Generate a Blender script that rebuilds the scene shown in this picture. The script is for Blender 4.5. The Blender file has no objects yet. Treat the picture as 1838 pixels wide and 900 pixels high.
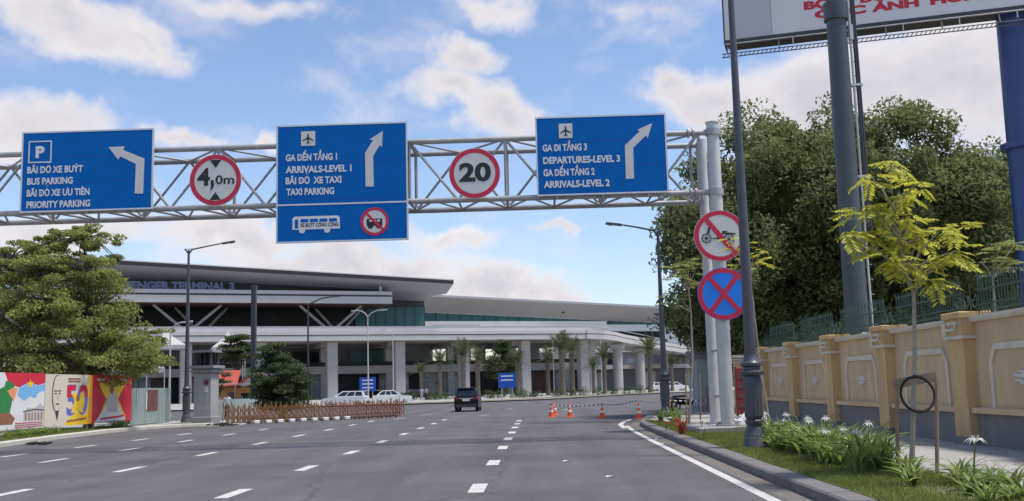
import bpy, math, random
import numpy as np
from mathutils import Matrix, Vector
R = math.radians
rnd = random.Random(11)
nr = np.random.RandomState(5)
scene = bpy.context.scene
COL = scene.collection

# ------------------------------------------------------------------ camera
F_PX, CAM_H, ROLL, VP = 1850.0, 1.65, R(1.49), (970.0, 693.0)
_du, _dv = VP[0]-919, VP[1]-450
_eu = (math.cos(ROLL), -math.sin(ROLL)); _ev = (math.sin(ROLL), math.cos(ROLL))
_up = _du*_eu[0]+_dv*_eu[1]; _vn = _du*_ev[0]+_dv*_ev[1]
PITCH = math.atan2(_vn, F_PX); YAW = math.atan2(_up, math.hypot(F_PX, _vn))
_F0 = Vector((-math.sin(YAW), math.cos(YAW), 0)); _R0 = Vector((math.cos(YAW), math.sin(YAW), 0)); _U0 = Vector((0, 0, 1))
CF = _F0*math.cos(PITCH)+_U0*math.sin(PITCH); _Ul = _U0*math.cos(PITCH)-_F0*math.sin(PITCH)
CIX = _R0*_eu[0]-_Ul*_ev[0]; CIY = _R0*_eu[1]-_Ul*_ev[1]; CC = Vector((0, 0, CAM_H))
cd = bpy.data.cameras.new('camera'); cam = bpy.data.objects.new('camera', cd); COL.objects.link(cam)
cd.sensor_width = 36; cd.lens = F_PX/1838*36; cd.clip_start = .1; cd.clip_end = 6000
m3 = Matrix((CIX, -CIY, -CF)).transposed()
cam.matrix_world = Matrix.Translation(CC) @ m3.to_4x4()
scene.camera = cam
def ray(x, y): return CF*F_PX+CIX*(x-919)+CIY*(y-450)
def gnd(x, y, z=0.): d = ray(x, y); return CC+d*((z-CC.z)/d.z)
def aty(x, y, Y): d = ray(x, y); return CC+d*(Y/d.y)
def atx(x, y, X): d = ray(x, y); return CC+d*(X/d.x)

# ------------------------------------------------------------------ sky, sun, exposure
SUN_AZ, SUN_EL = R(103), R(68)          # azimuth measured from +Y (ahead) towards +X (right)
scene.view_settings.view_transform = 'Standard'; scene.view_settings.look = 'None'
scene.view_settings.gamma = 1; scene.view_settings.exposure = .98
scene.view_settings.use_curve_mapping = False
world = bpy.data.worlds.new('World'); scene.world = world; world.use_nodes = True
def build_world():
    nt = world.node_tree; N = nt.nodes; L = nt.links; N.clear()
    def node(t, **k):
        n = N.new(t)
        for a, b in k.items(): setattr(n, a, b)
        return n
    def put(sock, v):
        if hasattr(v, 'is_output') or isinstance(v, bpy.types.NodeSocket): L.new(v, sock)
        else: sock.default_value = v
    def math_(op, a, b=0., c=None, clamp=False):
        n = node('ShaderNodeMath', operation=op, use_clamp=clamp); put(n.inputs[0], a); put(n.inputs[1], b)
        if c is not None: put(n.inputs[2], c)
        return n.outputs[0]
    sky = node('ShaderNodeTexSky', sky_type='NISHITA'); sky.sun_disc = False
    sky.sun_elevation = SUN_EL; sky.sun_rotation = SUN_AZ; sky.altitude = 20; sky.air_density = 1.0; sky.dust_density = .5; sky.ozone_density = 2.6
    tc = node('ShaderNodeTexCoord'); sp = node('ShaderNodeSeparateXYZ'); L.new(tc.outputs['Generated'], sp.inputs[0])
    az = math_('ARCTAN2', sp.outputs[0], sp.outputs[1]); el = math_('ARCSINE', sp.outputs[2])
    wn = node('ShaderNodeTexNoise'); L.new(tc.outputs['Generated'], wn.inputs['Vector']); wn.inputs['Scale'].default_value = 9; wn.inputs['Detail'].default_value = 5; wn.inputs['Roughness'].default_value = .6
    ws = node('ShaderNodeSeparateColor'); L.new(wn.outputs['Color'], ws.inputs[0])
    az0, el0 = az, el
    az = math_('ADD', az, math_('MULTIPLY', math_('SUBTRACT', ws.outputs[0], .5), .16)); el = math_('ADD', el, math_('MULTIPLY', math_('SUBTRACT', ws.outputs[1], .5), .10))
    # cloud banks: (px, py, half width, half height, tilt, weight), turned into azimuth / elevation
    B = [(110,30,230,82,12,1.05),(235,62,150,50,24,.8),(60,225,185,66,4,1.05),(325,248,66,28,0,.75),(455,242,44,30,0,.7),
         (825,112,112,60,-10,1.1),(805,172,150,58,0,1.0),(890,205,100,85,20,1.05),(1215,150,80,60,0,.8),(1300,190,150,90,0,1.1),(1500,200,300,150,0,1.2),
         (1720,130,260,170,0,1.15),(830,436,120,34,0,.85),(1020,428,100,18,-5,.65),(420,440,190,48,0,.95),(640,486,330,46,2,1.1),(870,522,240,46,3,1.1),
         (1000,540,110,26,0,.8),(100,405,240,52,0,.95),(480,14,210,34,3,.55),(880,10,110,44,20,.62),(1120,30,160,30,0,.35),(640,250,300,40,0,.28),(1390,10,90,60,0,.5)]
    dens = None
    for px, py, a, b, t, w in B:
        d = ray(px, py).normalized(); a0 = math.atan2(d.x, d.y); e0 = math.asin(d.z); ca, sa = math.cos(R(t)), math.sin(R(t))
        ax, by = a/F_PX, b/F_PX
        da = math_('SUBTRACT', az, a0); de = math_('SUBTRACT', el, e0)
        u = math_('SUBTRACT', math_('MULTIPLY', da, ca/ax), math_('MULTIPLY', de, sa/ax))
        v = math_('ADD', math_('MULTIPLY', da, sa/by), math_('MULTIPLY', de, ca/by))
        q = math_('SQRT', math_('ADD', math_('MULTIPLY', u, u), math_('MULTIPLY', v, v)))
        f = math_('MULTIPLY', math_('SUBTRACT', 1.0, q, clamp=True), w)
        dens = f if dens is None else math_('SMOOTH_MAX', dens, f, .12)
    cz = node('ShaderNodeCombineXYZ'); L.new(az0, cz.inputs[0]); L.new(math_('MULTIPLY', el0, 1.6), cz.inputs[1])
    def noise(scale, detail, rough, off=0., dist=0.):
        mp = node('ShaderNodeMapping'); L.new(cz.outputs[0], mp.inputs[0]); mp.inputs['Location'].default_value = (off, off*.7, off*.3)
        n = node('ShaderNodeTexNoise'); L.new(mp.outputs[0], n.inputs['Vector']); n.inputs['Scale'].default_value = scale
        n.inputs['Detail'].default_value = detail; n.inputs['Roughness'].default_value = rough; n.inputs['Distortion'].default_value = dist
        return n.outputs[0]
    n1 = noise(9, 9, .58, 3.1, .25); n2 = noise(3.2, 4, .5, 7.7); n3 = noise(16, 6, .6, 1.3)
    # away from the photographed part of the sky the same kind of scattered cloud goes on
    far = math_('MULTIPLY', math_('MULTIPLY', math_('SUBTRACT', math_('ABSOLUTE', az), .5), 4., clamp=True), math_('MULTIPLY', math_('SUBTRACT', n2, .5), 4., clamp=True))
    over = math_('MULTIPLY', math_('MULTIPLY', math_('SUBTRACT', el, .45), 4., clamp=True), math_('MULTIPLY', math_('SUBTRACT', n2, .5), 4., clamp=True))
    dens = math_('MAXIMUM', dens, math_('MAXIMUM', math_('MULTIPLY', far, .6), math_('MULTIPLY', over, .5)))
    cov = math_('ADD', math_('MULTIPLY', dens, 1.25), math_('MULTIPLY', math_('SUBTRACT', n1, .5), 1.55))
    mr = node('ShaderNodeMapRange', interpolation_type='SMOOTHSTEP'); L.new(cov, mr.inputs[0]); mr.inputs[1].default_value = .05; mr.inputs[2].default_value = .8
    alpha = mr.outputs[0]
    mr2 = node('ShaderNodeMapRange'); L.new(math_('ADD', math_('MULTIPLY', cov, .55), math_('MULTIPLY', n3, .75)), mr2.inputs[0]); mr2.inputs[1].default_value = .45; mr2.inputs[2].default_value = 1.15
    cr = node('ShaderNodeMix', data_type='RGBA'); L.new(mr2.outputs[0], cr.inputs[0])
    cr.inputs[6].default_value = (4.15, 3.95, 3.93, 1); cr.inputs[7].default_value = (2.8, 2.72, 2.92, 1)
    # Nishita is a touch green-grey at the horizon; keep its brightness, lean it to the photo's blue
    tint = node('ShaderNodeMix', data_type='RGBA', blend_type='MULTIPLY'); tint.inputs[0].default_value = 1.; L.new(sky.outputs[0], tint.inputs[6]); tint.inputs[7].default_value = (.765, .73, .76, 1)
    mx = node('ShaderNodeMix', data_type='RGBA'); L.new(math_('MULTIPLY', alpha, .96), mx.inputs[0]); L.new(tint.outputs[2], mx.inputs[6]); L.new(cr.outputs[2], mx.inputs[7])
    bg = node('ShaderNodeBackground'); L.new(mx.outputs[2], bg.inputs[0]); bg.inputs[1].default_value = .12
    out = node('ShaderNodeOutputWorld'); L.new(bg.outputs[0], out.inputs[0])
build_world()
sd = bpy.data.lights.new('sun', 'SUN'); sd.energy = 2.3; sd.angle = R(9); sd.color = (1, .95, .87)
sun = bpy.data.objects.new('sun', sd); COL.objects.link(sun)
_s = Vector((math.sin(SUN_AZ)*math.cos(SUN_EL), math.cos(SUN_AZ)*math.cos(SUN_EL), math.sin(SUN_EL)))
sun.rotation_euler = _s.to_track_quat('Z', 'Y').to_euler(); sun.location = _s*60

# ------------------------------------------------------------------ materials
def mat(name, col, rough=.7, metal=0., var=.12, scale=3., bump=0., bscale=60., spec=.4, trans=None, island=0., dirt=0., stretch=None, dirtcol=(.12, .1, .08), coat=0.):
    m = bpy.data.materials.new(name); m.use_nodes = True; nt = m.node_tree; N = nt.nodes; L = nt.links
    b = N['Principled BSDF']; b.inputs['Roughness'].default_value = rough; b.inputs['Metallic'].default_value = metal
    b.inputs['Specular IOR Level'].default_value = spec; b.inputs['Coat Weight'].default_value = coat
    tc = N.new('ShaderNodeTexCoord'); vec = tc.outputs['Object']
    if stretch:
        mp = N.new('ShaderNodeMapping'); mp.inputs['Scale'].default_value = stretch; L.new(vec, mp.inputs[0]); vec = mp.outputs[0]
    no = N.new('ShaderNodeTexNoise'); L.new(vec, no.inputs['Vector']); no.inputs['Scale'].default_value = scale; no.inputs['Detail'].default_value = 6; no.inputs['Roughness'].default_value = .62
    mr = N.new('ShaderNodeMapRange'); L.new(no.outputs[0], mr.inputs[0]); mr.inputs[1].default_value = .28; mr.inputs[2].default_value = .72
    mr.inputs[3].default_value = 1-var; mr.inputs[4].default_value = 1+var
    f = mr.outputs[0]
    if island:
        g = N.new('ShaderNodeNewGeometry'); r2 = N.new('ShaderNodeMapRange'); L.new(g.outputs['Random Per Island'], r2.inputs[0]); r2.inputs[3].default_value = 1-island; r2.inputs[4].default_value = 1+island
        mm = N.new('ShaderNodeMath'); mm.operation = 'MULTIPLY'; L.new(f, mm.inputs[0]); L.new(r2.outputs[0], mm.inputs[1]); f = mm.outputs[0]
    vm = N.new('ShaderNodeVectorMath'); vm.operation = 'SCALE'; vm.inputs[0].default_value = col; L.new(f, vm.inputs['Scale']); c = vm.outputs[0]
    if dirt:
        n2 = N.new('ShaderNodeTexNoise'); L.new(vec, n2.inputs['Vector']); n2.inputs['Scale'].default_value = scale*.35+.3; n2.inputs['Detail'].default_value = 8; n2.inputs['Roughness'].default_value = .7
        m2 = N.new('ShaderNodeMapRange'); L.new(n2.outputs[0], m2.inputs[0]); m2.inputs[1].default_value = .5; m2.inputs[2].default_value = .75; m2.inputs[4].default_value = dirt
        mx = N.new('ShaderNodeMix'); mx.data_type = 'RGBA'; L.new(m2.outputs[0], mx.inputs[0]); L.new(c, mx.inputs[6]); mx.inputs[7].default_value = (*dirtcol, 1); c = mx.outputs[2]
    L.new(c, b.inputs['Base Color'])
    if bump:
        nb = N.new('ShaderNodeTexNoise'); L.new(vec, nb.inputs['Vector']); nb.inputs['Scale'].default_value = bscale; nb.inputs['Detail'].default_value = 4
        bp = N.new('ShaderNodeBump'); bp.inputs['Strength'].default_value = bump; bp.inputs['Distance'].default_value = .02; L.new(nb.outputs[0], bp.inputs['Height']); L.new(bp.outputs[0], b.inputs['Normal'])
    if trans:
        t = N.new('ShaderNodeBsdfTranslucent'); s2 = N.new('ShaderNodeVectorMath'); s2.operation = 'SCALE'; s2.inputs['Scale'].default_value = trans; L.new(c, s2.inputs[0]); L.new(s2.outputs[0], t.inputs[0])
        ms = N.new('ShaderNodeMixShader'); ms.inputs[0].default_value = .42; L.new(b.outputs[0], ms.inputs[1]); L.new(t.outputs[0], ms.inputs[2]); L.new(ms.outputs[0], N['Material Output'].inputs[0])
    return m
def asphalt():
    m = bpy.data.materials.new('asphalt'); m.use_nodes = True; nt = m.node_tree; N = nt.nodes; L = nt.links; b = N['Principled BSDF']
    tc = N.new('ShaderNodeTexCoord')
    def nz(sc, st, det=6, ro=.6):
        mp = N.new('ShaderNodeMapping'); mp.inputs['Scale'].default_value = st; L.new(tc.outputs['Object'], mp.inputs[0])
        n = N.new('ShaderNodeTexNoise'); n.inputs['Scale'].default_value = sc; n.inputs['Detail'].default_value = det; n.inputs['Roughness'].default_value = ro; L.new(mp.outputs[0], n.inputs['Vector']); return n.outputs[0]
    a = nz(.9, (1, .06, 1)); c = nz(.35, (1, 1, 1)); g = nz(120, (1, 1, 1), 2, .7); p = nz(2.2, (1, .25, 1), 8, .7)
    def mul(x, lo, hi, y=None):
        r = N.new('ShaderNodeMapRange'); L.new(x, r.inputs[0]); r.inputs[1].default_value = .3; r.inputs[2].default_value = .7; r.inputs[3].default_value = lo; r.inputs[4].default_value = hi
        if y is None: return r.outputs[0]
        q = N.new('ShaderNodeMath'); q.operation = 'MULTIPLY'; L.new(r.outputs[0], q.inputs[0]); L.new(y, q.inputs[1]); return q.outputs[0]
    f = mul(p, .93, 1.07, mul(g, .8, 1.2, mul(c, .8, 1.2, mul(a, .8, 1.2))))
    mp = N.new('ShaderNodeMapping'); mp.inputs['Scale'].default_value = (.16, .1, 1); L.new(tc.outputs['Object'], mp.inputs[0])
    nd = N.new('ShaderNodeTexNoise'); nd.inputs['Scale'].default_value = 1.2; nd.inputs['Detail'].default_value = 6; L.new(tc.outputs['Object'], nd.inputs['Vector'])
    va = N.new('ShaderNodeVectorMath'); va.operation = 'MULTIPLY_ADD'; va.inputs[1].default_value = (.14, .14, 0); L.new(nd.outputs['Color'], va.inputs[0]); L.new(mp.outputs[0], va.inputs[2])
    vo = N.new('ShaderNodeTexVoronoi'); vo.feature = 'DISTANCE_TO_EDGE'; vo.inputs['Scale'].default_value = 1; L.new(va.outputs[0], vo.inputs['Vector'])
    ck = N.new('ShaderNodeMapRange'); L.new(vo.outputs['Distance'], ck.inputs[0]); ck.inputs[1].default_value = .002; ck.inputs[2].default_value = .006; ck.inputs[3].default_value = .72; ck.inputs[4].default_value = 1.
    mk = N.new('ShaderNodeMath'); mk.operation = 'MULTIPLY'; L.new(ck.outputs[0], mk.inputs[0]); L.new(f, mk.inputs[1]); f = mk.outputs[0]
    v = N.new('ShaderNodeVectorMath'); v.operation = 'SCALE'; v.inputs[0].default_value = (.1, .094, .094); L.new(f, v.inputs['Scale'])
    L.new(v.outputs[0], b.inputs['Base Color']); b.inputs['Roughness'].default_value = .82; b.inputs['Specular IOR Level'].default_value = .35
    bp = N.new('ShaderNodeBump'); bp.inputs['Strength'].default_value = .5; bp.inputs['Distance'].default_value = .006; L.new(g, bp.inputs['Height']); L.new(bp.outputs[0], b.inputs['Normal'])
    return m
scene.cycles.max_bounces = 6; scene.cycles.diffuse_bounces = 3; scene.cycles.glossy_bounces = 3; scene.cycles.transmission_bounces = 3; scene.cycles.transparent_max_bounces = 4
scene.cycles.use_adaptive_sampling = True; scene.cycles.adaptive_threshold = .02; scene.cycles.use_denoising = True; scene.cycles.sample_clamp_indirect = 6
MT = dict(
 asphalt=asphalt(), paint=mat('road_paint', (.54, .52, .49), .75, var=.2, scale=12, dirt=.85, dirtcol=(.17, .16, .155)),
 ground=mat('bare_ground', (.16, .15, .11), .9, var=.3, scale=.2), concrete=mat('concrete', (.33, .32, .3), .85, var=.12, scale=1.5, dirt=.35, bump=.2, dirtcol=(.14, .13, .11)),
 kerbdark=mat('kerb_granite', (.16, .15, .145), .85, var=.2, scale=2.5, dirt=.5, bump=.3, dirtcol=(.09, .08, .07)), kerblight=mat('kerb_pale', (.5, .48, .42), .85, var=.12, scale=2, dirt=.4),
 gutter=mat('gutter_concrete', (.15, .135, .12), .9, var=.25, scale=3, dirt=.5), soil=mat('verge_soil', (.14, .135, .06), .95, var=.4, scale=2.2, bump=.6, bscale=25, dirt=.3, dirtcol=(.14, .11, .06)),
 grass=mat('grass_blades', (.185, .225, .055), .7, var=.3, scale=.8, trans=1.2, island=.35), lily=mat('lily_leaf', (.23, .3, .085), .45, var=.25, scale=3, trans=1.3, island=.5), petal=mat('white_petal', (.8, .8, .76), .5, var=.05, trans=.9),
 redleaf=mat('red_leaf', (.4, .09, .05), .5, var=.3, trans=1.1, island=.3), stem=mat('green_stem', (.13, .17, .05), .7),
 galv=mat('galvanised_steel', (.36, .36, .36), .5, metal=.3, var=.15, scale=5, dirt=.3), galvpale=mat('galvanised_column', (.52, .52, .5), .5, metal=.2, var=.1, scale=3, dirt=.25, dirtcol=(.3, .29, .27)), darksteel=mat('dark_steel', (.05, .055, .06), .45, metal=.3, var=.15), castiron=mat('dark_painted_iron', (.075, .08, .092), .42, metal=.2, var=.2, scale=6, dirt=.2, dirtcol=(.14, .13, .12)),
 greypaint=mat('dark_grey_pole_paint', (.065, .08, .085), .4, metal=.1, var=.12, scale=2, dirt=.2), bluepaint=mat('blue_pole_paint', (.035, .07, .2), .4, var=.15, scale=1.5, dirt=.15), alu=mat('pale_lamp_paint', (.5, .5, .48), .5, metal=.2),
 signblue=mat('sign_blue', (.0, .12, .42), .6, var=.05, scale=1.2, spec=.12, dirt=.1, dirtcol=(.005, .135, .4)), signwhite=mat('sign_white', (.68, .67, .66), .45, var=.04), signgrey=mat('sign_arrow', (.6, .58, .57), .45, var=.05), signred=mat('sign_red', (.55, .018, .06), .4, var=.06), signblack=mat('sign_black', (.02, .02, .022), .5), signface=mat('sign_face', (.6, .6, .57), .45, var=.05), brightblue=mat('sign_bright_blue', (.01, .2, .75), .4, var=.05), signedge=mat('sign_edge', (.55, .6, .66), .4, metal=.3),
 cream=mat('cream_plaster', (.57, .42, .255), .85, var=.14, scale=2.2, dirt=.6, bump=.15, bscale=30, dirtcol=(.38, .3, .2), stretch=(1, 1, .3)), creamy=mat('yellow_plaster', (.58, .395, .19), .85, var=.16, scale=2.4, dirt=.55, bump=.15, dirtcol=(.4, .29, .17), stretch=(1, 1, .35)), trim=mat('pale_trim', (.62, .55, .45), .8, var=.1, scale=3, dirt=.4, dirtcol=(.25, .2, .15)), plinth=mat('grey_plinth', (.2, .195, .195), .8, var=.2, scale=2, dirt=.4, dirtcol=(.08, .08, .07)), relief=mat('relief_plaster', (.6, .57, .52), .8, var=.12, scale=8, dirt=.3),
 greeniron=mat('green_iron', (.045, .085, .065), .5, var=.2), bbface=mat('billboard_face', (.68, .66, .67), .55, var=.04, scale=.6), bbgrey=mat('billboard_grey', (.5, .49, .52), .55, var=.03), bbred=mat('billboard_red', (.55, .03, .06), .6, var=.1), 
 bark=mat('bark', (.12, .095, .07), .9, var=.3, scale=6, bump=.6), palebark=mat('pale_bark', (.33, .29, .23), .85, var=.25, scale=8, bump=.4), wood=mat('weathered_stake', (.29, .21, .145), .85, var=.25, scale=5, stretch=(1, 1, .15)), rubber=mat('tyre_rubber', (.025, .022, .02), .8, var=.2),
 leafdark=mat('dark_leaf', (.175, .205, .085), .7, var=.45, scale=.55, trans=1.2, island=.28, spec=.15), leafmid=mat('mid_leaf', (.23, .255, .08), .65, var=.35, scale=.7, trans=1.4, island=.3, spec=.2), leafyellow=mat('yellow_green_leaf', (.41, .41, .055), .55, var=.25, scale=3, trans=1.5, island=.3), leafbush=mat('bush_leaf', (.075, .11, .045), .6, var=.35, scale=1, trans=1.1, island=.4), palmleaf=mat('palm_leaf', (.075, .095, .04), .6, var=.3, trans=1.1, island=.4), palmtrunk=mat('palm_trunk', (.17, .14, .11), .9, var=.3, scale=4),
 stone=mat('grey_stone', (.36, .37, .36), .8, var=.1, scale=2.5, dirt=.25), stonedark=mat('grey_stone_cap', (.26, .27, .27), .8, var=.12, scale=3, dirt=.3), hoard=mat('green_grey_sheet', (.33, .39, .37), .6, var=.1, scale=2, dirt=.3), hoardrib=mat('sheet_rib', (.28, .34, .32), .6),
 termwhite=mat('terminal_concrete', (.47, .46, .445), .75, var=.06, scale=.4, dirt=.15, dirtcol=(.35, .34, .32)), termgrey=mat('terminal_soffit', (.32, .335, .365), .6, var=.06, scale=.15, stretch=(.2, 3, 1)), termdark=mat('roof_edge_dark', (.06, .06, .065), .6), roofpale=mat('roof_edge_pale', (.4, .4, .4), .6), glassdark=mat('dark_glass', (.018, .02, .023), .35, spec=.15, var=.3, scale=.3), glassteal=mat('teal_glass', (.05, .15, .15), .3, spec=.25, var=.25, scale=.3), brown=mat('brown_cladding', (.13, .075, .06), .7, var=.2, scale=.5), winggrey=mat('wing_soffit', (.56, .54, .54), .65, var=.05, scale=.2), shopglass=mat('shop_glass', (.3, .32, .31), .2, var=.5, scale=.5, spec=.6), pier=mat('pier_concrete', (.37, .36, .345), .8, var=.08, scale=.5, dirt=.2),
 carblack=mat('black_car_paint', (.008, .009, .013), .3, metal=.0, spec=.4, coat=.15, var=.05), carwhite=mat('white_car_paint', (.72, .72, .7), .25, spec=.5, coat=.5, var=.03), carglass=mat('car_glass', (.015, .017, .02), .08, spec=.8), tail=mat('tail_lamp', (.22, .008, .008), .25), chrome=mat('chrome', (.6, .6, .6), .2, metal=.9), letternavy=mat('navy_letters', (.1, .12, .21), .5), plate=mat('number_plate', (.75, .75, .73), .5), headl=mat('head_lamp', (.7, .72, .74), .15),
 cone=mat('cone_orange', (.75, .1, .03), .5, var=.08), conewhite=mat('cone_white', (.75, .73, .7), .5), gold=mat('gold_gate_paint', (.29, .15, .06), .45, metal=.3, var=.25, scale=6), copper=mat('copper_gate_paint', (.31, .115, .075), .45, metal=.3, var=.25, scale=6), gatedark=mat('gate_dark', (.06, .04, .03), .6), chainw=mat('chain_white', (.7, .7, .68), .5), chainb=mat('chain_black', (.02, .02, .03), .5),
 orange=mat('orange_wall', (.5, .24, .07), .8, var=.15, scale=1), redroof=mat('red_tile', (.38, .07, .05), .75, var=.2, scale=3), pink=mat('pink_gable', (.7, .5, .42), .8), tent=mat('tent_canvas', (.72, .72, .7), .7, var=.05, trans=.7), farblue=mat('far_sign_blue', (.01, .07, .38), .5), 
 m_red=mat('mural_red', (.62, .02, .05), .6, var=.06), m_cream=mat('mural_cream', (.66, .6, .48), .6, var=.05), m_yellow=mat('mural_yellow', (.85, .55, .02), .6, var=.06), m_orange=mat('mural_orange', (.8, .3, .03), .6, var=.08), m_blue=mat('mural_sky_blue', (.2, .45, .75), .6, var=.08), m_green=mat('mural_green', (.03, .22, .06), .6, var=.25, scale=6), m_white=mat('mural_white', (.72, .72, .7), .6, var=.04), m_ink=mat('mural_ink', (.06, .05, .045), .7, var=.3), m_deepblue=mat('mural_deep_blue', (.12, .16, .55), .6), m_brown=mat('mural_brown', (.3, .12, .06), .7), m_skin=mat('mural_orange_skin', (.75, .3, .14), .6), m_gold=mat('mural_gold', (.7, .55, .1), .6), m_grey=mat('mural_grey', (.5, .47, .45), .6),
 cloth=mat('dark_cloth', (.03, .032, .04), .9), shirt=mat('grey_shirt', (.35, .36, .38), .9), skin=mat('skin', (.36, .2, .13), .6), plastic=mat('white_plastic', (.66, .65, .62), .5, var=.05), bag=mat('white_sack', (.62, .62, .64), .6, var=.15, scale=6), litter=mat('litter_dark', (.04, .035, .03), .9), postred=mat('red_board', (.2, .03, .032), .6, var=.2), brownboard=mat('poster_brown', (.16, .06, .055), .6, var=.4, scale=4))

# ------------------------------------------------------------------ building blocks
ROOTM = {}
def root_of(o):
    while o.parent: o = o.parent
    return o
def link(name, me, parent=None):
    o = bpy.data.objects.new(name, me); COL.objects.link(o); o.parent = parent; return o
def tag(o, label=None, cat=None, group=None, kind=None):
    if label: o['label'] = label
    if cat: o['category'] = cat
    if group: o['group'] = group
    if kind: o['kind'] = kind
    return o
def thing(name, loc, label, cat, group=None, rz=0.):
    o = bpy.data.objects.new(name, None); COL.objects.link(o); o.location = loc; o.rotation_euler = (0, 0, rz); o.empty_display_size = .2
    ROOTM[o.name] = (Matrix.Translation(Vector(loc)) @ Matrix.Rotation(rz, 4, 'Z')).inverted()
    return tag(o, label, cat, group)
class MB:
    def __init__(s): s.v = []; s.f = []; s.m = []; s.mi = 0
    def add(s, vs, fs):
        k = len(s.v); s.v += [tuple(p) for p in vs]; s.f += [tuple(i+k for i in f) for f in fs]; s.m += [s.mi]*len(fs); return s
    def box(s, x0, x1, y0, y1, z0, z1):
        return s.add([(x0,y0,z0),(x1,y0,z0),(x1,y1,z0),(x0,y1,z0),(x0,y0,z1),(x1,y0,z1),(x1,y1,z1),(x0,y1,z1)], [(0,3,2,1),(4,5,6,7),(0,1,5,4),(1,2,6,5),(2,3,7,6),(3,0,4,7)])
    def bbox(s, x0, x1, y0, y1, z0, z1, b):      # box with chamfered vertical and top edges
        s.prism([(x0+b,y0,z0),(x1-b,y0,z0),(x1,y0+b,z0),(x1,y1-b,z0),(x1-b,y1,z0),(x0+b,y1,z0),(x0,y1-b,z0),(x0,y0+b,z0)], (0,0,z1-z0-b))
        a = [(x0+b,y0,z1-b),(x1-b,y0,z1-b),(x1,y0+b,z1-b),(x1,y1-b,z1-b),(x1-b,y1,z1-b),(x0+b,y1,z1-b),(x0,y1-b,z1-b),(x0,y0+b,z1-b)]
        c = [(x0+b,y0+b,z1),(x1-b,y0+b,z1),(x1-b,y1-b,z1),(x0+b,y1-b,z1)]
        return s.add(a+c, [(0,1,9,8),(2,3,10,9),(4,5,11,10),(6,7,8,11),(1,2,9),(3,4,10),(5,6,11),(7,0,8),(8,9,10,11)])
    def obox(s, c, a, b, d):
        c, a, b, d = map(Vector, (c, a, b, d)); P = [c+a*i+b*j+d*k for k in (-1, 1) for i, j in ((-1,-1),(1,-1),(1,1),(-1,1))]
        return s.add(P, [(0,3,2,1),(4,5,6,7),(0,1,5,4),(1,2,6,5),(2,3,7,6),(3,0,4,7)])
    def bar(s, p, q, w, h=None):
        p, q = Vector(p), Vector(q); d = (q-p).normalized(); u = Vector((0,0,1)) if abs(d.z) < .95 else Vector((0,1,0)); a = d.cross(u).normalized(); b = a.cross(d)
        return s.obox((p+q)/2, a*w/2, b*(h or w)/2, (q-p)/2)
    def tube(s, p, q, r, r2=None, n=8, caps=True):
        p, q = Vector(p), Vector(q); r2 = r if r2 is None else r2; d = (q-p).normalized(); u = Vector((0,0,1)) if abs(d.z) < .95 else Vector((1,0,0)); a = d.cross(u).normalized(); b = d.cross(a)
        V = [p+(a*math.cos(t)+b*math.sin(t))*r for t in [2*math.pi*i/n for i in range(n)]]+[q+(a*math.cos(t)+b*math.sin(t))*r2 for t in [2*math.pi*i/n for i in range(n)]]
        Fs = [(i, (i+1) % n, n+(i+1) % n, n+i) for i in range(n)]
        if caps: Fs += [tuple(range(n-1, -1, -1)), tuple(range(n, 2*n))]
        return s.add(V, Fs)
    def path(s, pts, rs, n=7):
        for i in range(len(pts)-1): s.tube(pts[i], pts[i+1], rs[i], rs[i+1], n, caps=(i in (0, len(pts)-2)))
        return s
    def lathe(s, prof, c=(0,0,0), n=16, flute=None):
        V = []
        for k, (r, z) in enumerate(prof):
            for i in range(n):
                rr = r*(1-.07*(i % 2)) if flute and flute[0] <= z <= flute[1] else r
                V.append((c[0]+rr*math.cos(2*math.pi*i/n), c[1]+rr*math.sin(2*math.pi*i/n), c[2]+z))
        m = len(prof); Fs = [(k*n+i, k*n+(i+1) % n, (k+1)*n+(i+1) % n, (k+1)*n+i) for k in range(m-1) for i in range(n)]
        Fs += [tuple(range(n-1, -1, -1)), tuple(range((m-1)*n, m*n))]
        return s.add(V, Fs)
    def prism(s, pts, vec):
        vec = Vector(vec); n = len(pts); V = [Vector(p) for p in pts]; V += [p+vec for p in V]
        return s.add(V, [tuple(range(n-1, -1, -1)), tuple(range(n, 2*n))]+[(i, (i+1) % n, n+(i+1) % n, n+i) for i in range(n)])
    def ringprism(s, outer, inner, vec):          # frame between two loops of equal length
        vec = Vector(vec); n = len(outer); V = [Vector(p) for p in outer]+[Vector(p) for p in inner]; V += [p+vec for p in V]; F = []
        for i in range(n):
            j = (i+1) % n
            F += [(i, n+i, n+j, j), (2*n+i, 2*n+j, 3*n+j, 3*n+i), (i, j, 2*n+j, 2*n+i), (n+i, 3*n+i, 3*n+j, n+j)]
        return s.add(V, F)
    def mesh(s, mats, smooth=False):
        me = bpy.data.meshes.new('m'); me.from_pydata(s.v, [], s.f)
        for m in (mats if isinstance(mats, (list, tuple)) else [mats]): me.materials.append(MT[m])
        if any(s.m): me.polygons.foreach_set('material_index', s.m)
        me.update()
        import bmesh
        bm = bmesh.new(); bm.from_mesh(me); bmesh.ops.recalc_face_normals(bm, faces=bm.faces); bm.to_mesh(me); bm.free()
        if smooth:
            me.polygons.foreach_set('use_smooth', [True]*len(me.polygons)); 
            try: me.set_sharp_from_angle(angle=R(40))
            except Exception: pass
        return me
    def build(s, name, mats, parent=None, world=False, smooth=False, origin=None):
        if parent is not None and world:
            M = ROOTM[root_of(parent).name]; s.v = [tuple(M @ Vector(p)) for p in s.v]
        if origin is not None: s.v = [(p[0]-origin[0], p[1]-origin[1], p[2]-origin[2]) for p in s.v]
        o = link(name, s.mesh(mats, smooth), parent)
        if origin is not None: o.location = origin
        return o
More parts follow.
